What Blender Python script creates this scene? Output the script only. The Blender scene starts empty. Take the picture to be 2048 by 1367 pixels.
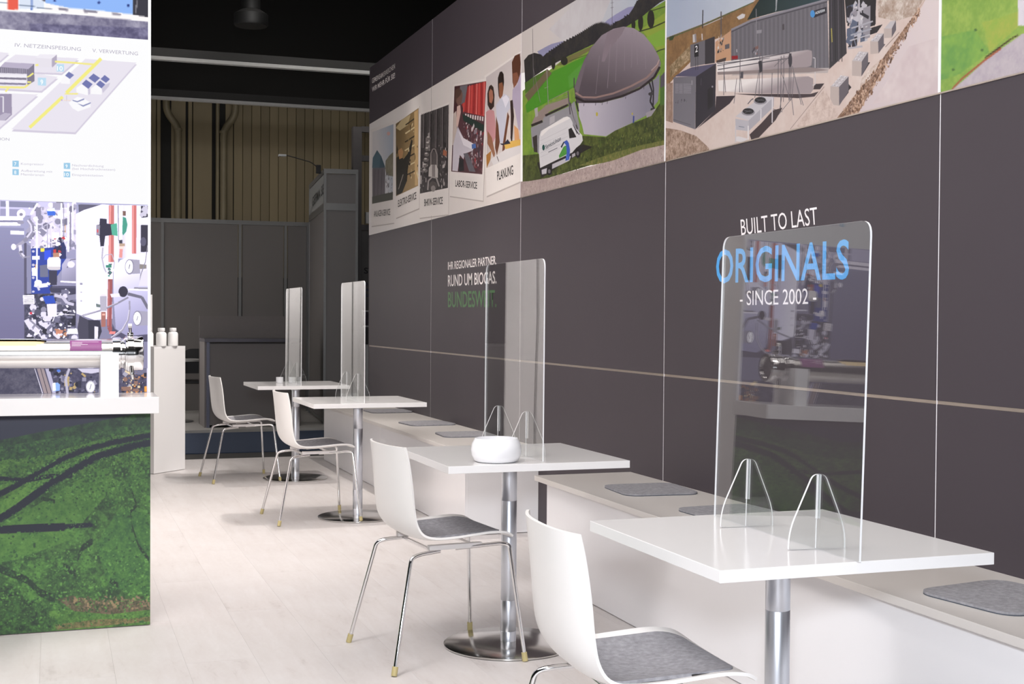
import bpy, bmesh, math, random, json
import numpy as np
from mathutils import Vector, Matrix

# ------------------------------------------------------------------ camera, world, lights, exposure
SC = bpy.context.scene
COL = SC.collection
YAW, PITCH, ROLL = 0.3385, 0.0190, 0.0065
def setup_camera():
    cy, sy, cp, sp = math.cos(YAW), math.sin(YAW), math.cos(PITCH), math.sin(PITCH)
    F = Vector((sy*cp, cy*cp, -sp)); R = Vector((cy, -sy, 0)); U = R.cross(F)
    c, s = math.cos(ROLL), math.sin(ROLL)
    R, U = c*R + s*U, -s*R + c*U
    M = Matrix((R, U, -F)).transposed().to_4x4()
    M.translation = Vector((-2.7042, 0.0, 1.2667))
    cd = bpy.data.cameras.new('camera'); cam = bpy.data.objects.new('camera', cd); COL.objects.link(cam)
    cam.matrix_world = M
    cd.sensor_width = 36.0; cd.lens = 2605.28/2048*36; cd.clip_start = 0.05; cd.clip_end = 200
    SC.camera = cam
setup_camera()
SC.view_settings.view_transform = 'Standard'; SC.view_settings.look = 'None'
SC.view_settings.exposure = 0.0; SC.view_settings.gamma = 1.0; SC.view_settings.use_curve_mapping = False
SC.cycles.transparent_max_bounces = 24
SC.cycles.max_bounces = 10
SC.cycles.use_denoising = True
world = bpy.data.worlds.new('world'); SC.world = world; world.use_nodes = True
world.node_tree.nodes['Background'].inputs[0].default_value = (0.9, 0.95, 1.0, 1)
world.node_tree.nodes['Background'].inputs[1].default_value = 0.006

def lamp(name, kind, loc, target, energy, color=(1, 1, 1), size=0.3, size_y=None, spot=None, blend=0.5, spread=None):
    ld = bpy.data.lights.new(name, kind); ld.energy = energy; ld.color = color
    if kind == 'AREA':
        ld.size = size
        if size_y: ld.shape = 'RECTANGLE'; ld.size_y = size_y
        if spread: ld.spread = spread
    else: ld.shadow_soft_size = size
    if kind == 'SPOT': ld.spot_size = spot; ld.spot_blend = blend
    o = bpy.data.objects.new(name, ld); COL.objects.link(o); o.location = loc
    o.rotation_euler = (Vector(target)-Vector(loc)).to_track_quat('-Z', 'Y').to_euler()
    return o
WARM = (1.0, 0.945, 0.91)
# soft rig above the booth
lamp('booth_rig_light', 'AREA', (-1.9, 3.5, 4.4), (-1.5, 3.51, 0), 98, WARM, 2.6, 6.0, spread=math.radians(150))
lamp('booth_rig_light', 'AREA', (-1.9, 6.4, 4.4), (-1.5, 9.6, 0.4), 40, WARM, 2.6, 1.8, spread=math.radians(130))
# wash onto the long graphic wall, from the left side of the booth
lamp('wall_wash_light', 'AREA', (-3.4, 1.6, 3.9), (0, 3.4, 1.3), 26, WARM, 3.0, 1.0, spread=math.radians(130))
lamp('wall_wash_light', 'AREA', (-2.2, 9.6, 3.9), (0, 9.6, 1.6), 6, WARM, 2.4, 1.0, spread=math.radians(130))
# area wash added along the wall top, brightening the display side and the aisle
lamp('wall_top_wash_light', 'AREA', (-0.35, 7.0, 4.0), (-2.33, 7.4, 2.0), 66, WARM, 4.5, 0.3, spread=math.radians(85))
lamp('arm_spot_light', 'SPOT', (-0.30, 8.9, 4.0), (-1.85, 10.85, 0.6), 300, (1, 0.95, 0.92), 0.08, spot=math.radians(26), blend=0.8)  # extra spot added to brighten the white counter
# arm spots over the wall top: hard shadows of the two rear tables on the floor
lamp('arm_spot_light', 'SPOT', (-0.28, 7.75, 3.75), (-1.3, 8.05, 0), 185, (1, 0.93, 0.87), 0.05, spot=math.radians(62), blend=0.6)
lamp('arm_spot_light', 'SPOT', (-0.24, 9.95, 3.95), (-1.3, 10.2, 0), 165, (1, 0.93, 0.87), 0.05, spot=math.radians(62), blend=0.6)
# light of the front aisle onto the left display, and the photographer's flash beside the camera
lamp('display_light', 'AREA', (-3.1, 3.2, 3.9), (-3.0, 5.5, 0.7), 60, (1, 0.97, 0.97), 1.2, 0.8)
lamp('photo_flash_light', 'AREA', (-2.75, -0.07, 1.53), (-1.35, 4.0, 0.95), 110, (0.88, 0.93, 1.0), 0.16, 0.16)
# added lamp for the unseen reflector wall, and the dim hall
lamp('reflector_wall_light', 'AREA', (-2.0, 17.2, 3.0), (-2.76, 17.2, 1.3), 118, WARM, 9.4, 0.25, spread=math.radians(80))
lamp('hall_fill_light', 'AREA', (0.0, 13.4, 6.5), (0.0, 18.0, 0.0), 42, (1, 0.95, 0.9), 4.0, 2.0)
lamp('hall_fill_light', 'AREA', (0.0, 12.6, 4.4), (0.0, 18.0, 4.35), 4.5, (1, 0.97, 0.93), 6.0, 0.1, spread=math.radians(36))  # added lamp brightening the trays and upper cladding
lamp('hall_fill_light', 'AREA', (0.6, 19.5, 2.7), (0.6, 22.0, 3.6), 5, (1, 0.93, 0.8), 4.0, 0.4, spread=math.radians(110))

# ------------------------------------------------------------------ helpers
def srgb(h):
    v = [int(h[i:i+2], 16)/255 for i in (0, 2, 4)]
    return tuple(c/12.92 if c <= 0.04045 else ((c+0.055)/1.055)**2.4 for c in v)
_m = {}
def mat(name, color, rough=0.5, metal=0.0, noise=0.0, nscale=20.0, bump=0.0, bscale=None, stretch=(1, 1, 1), rand=0.0, spec=0.5, coat=0.0):
    if name in _m: return _m[name]
    m = bpy.data.materials.new(name); m.use_nodes = True; nt = m.node_tree; b = nt.nodes['Principled BSDF']
    col = srgb(color) if isinstance(color, str) else color
    b.inputs['Base Color'].default_value = (*col, 1); b.inputs['Roughness'].default_value = rough; b.inputs['Metallic'].default_value = metal
    b.inputs['Specular IOR Level'].default_value = spec; b.inputs['Coat Weight'].default_value = coat
    tc = nt.nodes.new('ShaderNodeTexCoord'); mp = nt.nodes.new('ShaderNodeMapping'); nt.links.new(tc.outputs['Object'], mp.inputs[0]); mp.inputs['Scale'].default_value = stretch
    if noise or rand:
        n = nt.nodes.new('ShaderNodeTexNoise'); n.inputs['Scale'].default_value = nscale; n.inputs['Detail'].default_value = 5; nt.links.new(mp.outputs[0], n.inputs['Vector'])
        mr = nt.nodes.new('ShaderNodeMapRange'); mr.inputs['To Min'].default_value = 1-noise; mr.inputs['To Max'].default_value = 1+noise; mr.clamp = False
        mr.inputs['From Min'].default_value = 0.25; mr.inputs['From Max'].default_value = 0.75
        nt.links.new(n.outputs['Fac'], mr.inputs['Value'])
        mx = nt.nodes.new('ShaderNodeVectorMath'); mx.operation = 'SCALE'; mx.inputs[0].default_value = col; nt.links.new(mr.outputs[0], mx.inputs['Scale'])
        out = mx
        if rand:
            oi = nt.nodes.new('ShaderNodeObjectInfo'); r2 = nt.nodes.new('ShaderNodeMapRange'); r2.inputs['To Min'].default_value = 1-rand; r2.inputs['To Max'].default_value = 1+rand*0.4
            nt.links.new(oi.outputs['Random'], r2.inputs['Value']); mx2 = nt.nodes.new('ShaderNodeVectorMath'); mx2.operation = 'SCALE'
            nt.links.new(mx.outputs[0], mx2.inputs[0]); nt.links.new(r2.outputs[0], mx2.inputs['Scale']); out = mx2
        nt.links.new(out.outputs[0], b.inputs['Base Color'])
    if bump:
        n2 = nt.nodes.new('ShaderNodeTexNoise'); n2.inputs['Scale'].default_value = bscale or nscale*4; n2.inputs['Detail'].default_value = 4; nt.links.new(mp.outputs[0], n2.inputs['Vector'])
        bp = nt.nodes.new('ShaderNodeBump'); bp.inputs['Strength'].default_value = bump; bp.inputs['Distance'].default_value = 0.002
        nt.links.new(n2.outputs['Fac'], bp.inputs['Height']); nt.links.new(bp.outputs[0], b.inputs['Normal'])
    _m[name] = m; return m

def link(name, me, m, parent=None, loc=None):
    o = bpy.data.objects.new(name, me); COL.objects.link(o)
    if m is not None:
        for mm in (m if isinstance(m, (list, tuple)) else [m]): me.materials.append(mm)
    if parent: o.parent = parent
    if loc: o.location = loc
    return o
def obj(name, bm, m, parent=None, loc=None, smooth=False):
    me = bpy.data.meshes.new(name); bm.normal_update(); bm.to_mesh(me); bm.free()
    if smooth:
        me.polygons.foreach_set('use_smooth', [True]*len(me.polygons))
        if smooth != 'all': me.set_sharp_from_angle(angle=math.radians(38))
    return link(name, me, m, parent, loc)
def tag(o, label=None, cat=None, group=None, kind=None):
    if label: o['label'] = label
    if cat: o['category'] = cat
    if group: o['group'] = group
    if kind: o['kind'] = kind
    return o
def empty(name, loc, label=None, cat=None, group=None, kind=None, rz=0):
    o = bpy.data.objects.new(name, None); COL.objects.link(o); o.location = loc; o.rotation_euler = (0, 0, rz); o.empty_display_size = 0.1
    return tag(o, label, cat, group, kind)
def copy_tree(o, parent=None):
    c = o.copy(); COL.objects.link(c)
    if parent: c.parent = parent
    for ch in list(o.children): copy_tree(ch, c)
    return c
def box(bm, x0, x1, y0, y1, z0, z1, bev=0.0):
    r = bmesh.ops.create_cube(bm, size=1.0); vs = r['verts']
    for v in vs: v.co = Vector((x0+(v.co.x+.5)*(x1-x0), y0+(v.co.y+.5)*(y1-y0), z0+(v.co.z+.5)*(z1-z0)))
    if bev:
        es = list({e for v in vs for e in v.link_edges}); bmesh.ops.bevel(bm, geom=es, offset=bev, segments=2, affect='EDGES', profile=0.5)
    return bm
def nb(*a, **k): return box(bmesh.new(), *a, **k)
def lathe(bm, prof, cx=0, cy=0, n=40, axis='Z'):
    rings = []
    for r, z in prof:
        ring = []
        for i in range(n):
            a = 2*math.pi*i/n; p = (cx+r*math.cos(a), cy+r*math.sin(a), z)
            if axis == 'X': p = (z, cx+r*math.cos(a), cy+r*math.sin(a))
            ring.append(bm.verts.new(p))
        rings.append(ring)
    for a, b in zip(rings, rings[1:]):
        for i in range(n):
            f = (a[i], a[(i+1) % n], b[(i+1) % n], b[i]); bm.faces.new(f)
    bm.faces.new(list(reversed(rings[0]))); bm.faces.new(rings[-1])
    bmesh.ops.recalc_face_normals(bm, faces=bm.faces[:]); return bm
def smooth_path(pts, rad=0.03, seg=5):
    P = [Vector(p) for p in pts]; out = [P[0]]
    for a, b, c in zip(P, P[1:], P[2:]):
        d1 = (a-b); d2 = (c-b); r = min(rad, d1.length*.45, d2.length*.45)
        p0 = b+d1.normalized()*r; p1 = b+d2.normalized()*r
        for i in range(seg+1):
            t = i/seg; out.append((1-t)**2*p0+2*t*(1-t)*b+t*t*p1)
    out.append(P[-1]); return out
def tube(bm, pts, r, n=10, rad=0.03, smooth=True, cap=True):
    P = smooth_path(pts, rad) if smooth and len(pts) > 2 else [Vector(p) for p in pts]
    rr = r if isinstance(r, (list, tuple)) else None
    rings = []; up = None
    for i, p in enumerate(P):
        t = (P[min(i+1, len(P)-1)]-P[max(i-1, 0)]).normalized()
        if up is None:
            up = Vector((0, 0, 1)) if abs(t.z) < .9 else Vector((1, 0, 0))
        s = t.cross(up).normalized(); up = s.cross(t).normalized()
        q = r if rr is None else rr[0]+(rr[1]-rr[0])*i/(len(P)-1)
        rings.append([bm.verts.new(p+s*q*math.cos(2*math.pi*k/n)+up*q*math.sin(2*math.pi*k/n)) for k in range(n)])
    for a, b in zip(rings, rings[1:]):
        for k in range(n): bm.faces.new((a[k], a[(k+1) % n], b[(k+1) % n], b[k]))
    if cap: bm.faces.new(rings[0]); bm.faces.new(list(reversed(rings[-1])))
    bmesh.ops.recalc_face_normals(bm, faces=bm.faces[:]); return bm
def prism(bm, pts, axis, a0, a1, edge_mat=None):
    """outline pts (2D) extruded along axis"""
    def mk(p, a):
        return {'X': (a, p[0], p[1]), 'Y': (p[0], a, p[1]), 'Z': (p[0], p[1], a)}[axis]
    A = [bm.verts.new(mk(p, a0)) for p in pts]; B = [bm.verts.new(mk(p, a1)) for p in pts]
    f1 = bm.faces.new(A); f2 = bm.faces.new(list(reversed(B))); n = len(pts); es = []
    for i in range(n): es.append(bm.faces.new((A[i], B[i], B[(i+1) % n], A[(i+1) % n])))
    if edge_mat is not None:
        for f in es: f.material_index = edge_mat
    bmesh.ops.recalc_face_normals(bm, faces=bm.faces[:]); return bm
def round_poly(pts, r, seg=5):
    out = []; n = len(pts); P = [Vector(p) for p in pts]
    rs = r if isinstance(r, (list, tuple)) else [r]*n
    for i in range(n):
        a, b, c = P[i-1], P[i], P[(i+1) % n]; q = rs[i]
        if q <= 0: out.append(tuple(b)); continue
        p0 = b+(a-b).normalized()*q; p1 = b+(c-b).normalized()*q
        for k in range(seg+1):
            t = k/seg; v = (1-t)**2*p0+2*t*(1-t)*b+t*t*p1; out.append(tuple(v))
    return out

# flat lettering: font outline mapped onto a plane by an affine frame
def letters(txt, O, E, T, m, parent, normal, thick=0.0008, bold=0, name='lettering'):
    cu = bpy.data.curves.new('t', 'FONT'); cu.body = txt; cu.size = 1.0; cu.resolution_u = 3; cu.offset = 0.012 if bold else 0.0
    to = bpy.data.objects.new('t', cu); me = bpy.data.meshes.new_from_object(to); bpy.data.objects.remove(to); bpy.data.curves.remove(cu)
    if not len(me.vertices): return None
    co = np.empty(len(me.vertices)*3, np.float32); me.vertices.foreach_get('co', co); co = co.reshape(-1, 3)
    x0, x1 = co[:, 0].min(), co[:, 0].max(); H = 0.729
    u = (co[:, 0]-x0)/(x1-x0); v = co[:, 1]/H
    O, E, T = [np.array(a, float) for a in (O, E, T)]
    P = O+u[:, None]*(E-O)+v[:, None]*(T-O)+np.array(normal)*thick
    me.vertices.foreach_set('co', P.astype(np.float32).ravel()); me.update()
    o = link(name, me, m, parent); return o

# ------------------------------------------------------------------ printed pictures, drawn in code
def hexv(h): return np.array([int(h[i:i+2], 16)/255 for i in (0, 2, 4)], np.float32)
def vnoise(rng, h, w, cell):
    out = np.zeros((h, w), np.float32); amp = 1.0; tot = 0
    for o in range(5):
        c = max(cell/(2**o), 1.0); gh, gw = int(h/c)+3, int(w/c)+3; g = rng.random((gh, gw)).astype(np.float32)
        y = np.arange(h)/c; x = np.arange(w)/c; yi = y.astype(int); xi = x.astype(int); fy = (y-yi)[:, None].astype(np.float32); fx = (x-xi)[None].astype(np.float32)
        fy = fy*fy*(3-2*fy); fx = fx*fx*(3-2*fx)
        a = g[yi][:, xi]; b = g[yi][:, xi+1]; cc = g[yi+1][:, xi]; d = g[yi+1][:, xi+1]
        out += amp*((a*(1-fx)+b*fx)*(1-fy)+(cc*(1-fx)+d*fx)*fy); tot += amp; amp *= .9
        if c <= 1: break
    return np.clip((out/tot-.5)*2.6+.5, 0, 1)
def fill(img, P, paint):
    H, W = img.shape[:2]; x = P[:, 0]; y = P[:, 1]
    y0, y1 = max(int(math.floor(y.min())), 0), min(int(math.ceil(y.max())), H); x0, x1 = max(int(x.min())-1, 0), min(int(x.max())+2, W)
    if y0 >= y1 or x0 >= x1: return
    xa, ya, xb, yb = x, y, np.roll(x, -1), np.roll(y, -1)
    mask = np.zeros((y1-y0, x1-x0), bool)
    for r in range(y0, y1):
        s = r+.5; c = (ya > s) != (yb > s)
        if not c.any(): continue
        xs = np.sort(xa[c]+(s-ya[c])/(yb[c]-ya[c])*(xb[c]-xa[c]))
        for i in range(0, len(xs)-1, 2):
            a = max(int(round(xs[i])), x0)-x0; b = min(int(round(xs[i+1])), x1)-x0
            if b > a: mask[r-y0, a:b] = True
    if not mask.any(): return
    c = paint(x0, y0, x1, y1)
    sub = img[y0:y1, x0:x1]
    if c.ndim == 1: sub[mask] = c
    else: sub[mask] = c[mask]
def draw(ops, u0, u1, z0, z1, res, seed=1):
    """ops in millimetres from the print's origin; returns float image rows bottom-up"""
    k = res*2; W = int((u1-u0)*k)//2*2; H = int((z1-z0)*k)//2*2; img = np.ones((H, W, 3), np.float32); rng = np.random.default_rng(seed)
    def pts(q): a = np.array(q, float).reshape(-1, 2)/1000; return np.stack([(a[:, 0]-u0)*k, (a[:, 1]-z0)*k], 1)
    for op in ops:
        t = op[0]
        if t == 'P': c = hexv(op[1]); fill(img, pts(op[2]), lambda *a: c)
        elif t == 'N':
            c1, c2 = hexv(op[1]), hexv(op[2])
            def pn(x0, y0, x1, y1):
                n = vnoise(rng, y1-y0, x1-x0, op[3]*k)[..., None]; return c1*(1-n)+c2*n
            fill(img, pts(op[4]), pn)
        elif t == 'G':
            c1, c2 = hexv(op[1]), hexv(op[2]); a, b = pts(op[3]); d = (b-a)/max(((b-a)**2).sum(), 1e-6)
            def pg(x0, y0, x1, y1):
                X, Y = np.meshgrid(np.arange(x0, x1), np.arange(y0, y1)); f = np.clip((X-a[0])*d[0]+(Y-a[1])*d[1], 0, 1)[..., None].astype(np.float32); return c1*(1-f)+c2*f
            fill(img, pts(op[4]), pg)
        elif t == 'C':
            rr = random.Random(op[1]); q = pts(op[6])
            for i in range(op[2]):
                u, v = rr.random(), rr.random(); c0 = q[0]*(1-u)*(1-v)+q[1]*u*(1-v)+q[2]*u*v+q[3]*(1-u)*v
                w = (op[3]+rr.random()**2*(op[4]-op[3]))*k; h = w*rr.choice((.25, .4, 1, 1, 2.2)); an = rr.choice((0, 0, .5, 1.57, 1.0, 2.4))
                ca, sa = math.cos(an), math.sin(an); cc = hexv(rr.choice(op[5])); ang = [0, 90, 180, 270] if rr.random() < .55 else list(range(0, 360, 45))
                if len(ang) == 4: loc = [(-w/2, -h/2), (w/2, -h/2), (w/2, h/2), (-w/2, h/2)]
                else: loc = [(w/2*math.cos(math.radians(g)), w/2*math.sin(math.radians(g))) for g in ang]
                fill(img, np.array([(c0[0]+x*ca-y*sa, c0[1]+x*sa+y*ca) for x, y in loc]), lambda *a: cc)
    return img.reshape(H//2, 2, W//2, 2, 3).mean((1, 3))
def print_material(name, img, rough=0.4, emit=0.0, gain=1.0, hi=0.0, pw=4):
    if emit:   # backlit print: highlights brighter than paper white
        L = np.where(img <= .04045, img/12.92, ((img+.055)/1.055)**2.4); L = L*(1+hi*L**pw)/(1+hi); emit *= 1+hi
        img = np.where(L <= .0031308, L*12.92, 1.055*L**(1/2.4)-.055)
    H, W = img.shape[:2]; im = bpy.data.images.new(name, W, H, alpha=False)
    buf = np.ones((H, W, 4), np.float32); buf[..., :3] = np.clip(img*gain, 0, 1); im.pixels.foreach_set(buf.ravel()); im.update(); im.pack()
    m = bpy.data.materials.new(name); m.use_nodes = True; nt = m.node_tree; b = nt.nodes['Principled BSDF']
    tx = nt.nodes.new('ShaderNodeTexImage'); tx.image = im; tx.extension = 'EXTEND'
    nt.links.new(tx.outputs['Color'], b.inputs['Base Color']); b.inputs['Roughness'].default_value = rough
    if emit:
        nt.links.new(tx.outputs['Color'], b.inputs['Emission Color']); b.inputs['Emission Strength'].default_value = emit; b.inputs['Specular IOR Level'].default_value = 0.06
        mx = nt.nodes.new('ShaderNodeVectorMath'); mx.operation = 'SCALE'; mx.inputs['Scale'].default_value = 0.03
        nt.links.new(tx.outputs['Color'], mx.inputs[0]); nt.links.new(mx.outputs[0], b.inputs['Base Color'])
    return m
def print_board(name, plane, u0, u1, z0, z1, front, back, m, edge, parent=None):
    """board with the print on its front face; plane 'X' (wall, u = y, front faces -x) or 'Y' (u = x, front faces -y)"""
    bm = bmesh.new()
    if plane == 'X': box(bm, front, back, u0, u1, z0, z1)
    else: box(bm, u0, u1, front, back, z0, z1)
    uv = bm.loops.layers.uv.new('uv'); bm.normal_update()
    for f in bm.faces:
        isf = (f.normal.x < -.9) if plane == 'X' else (f.normal.y < -.9)
        f.material_index = 0 if isf else 1
        for l in f.loops:
            u = l.vert.co.y if plane == 'X' else l.vert.co.x
            l[uv].uv = ((u-u0)/(u1-u0), (l.vert.co.z-z0)/(z1-z0))
    return obj(name, bm, [m, edge], parent)
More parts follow.
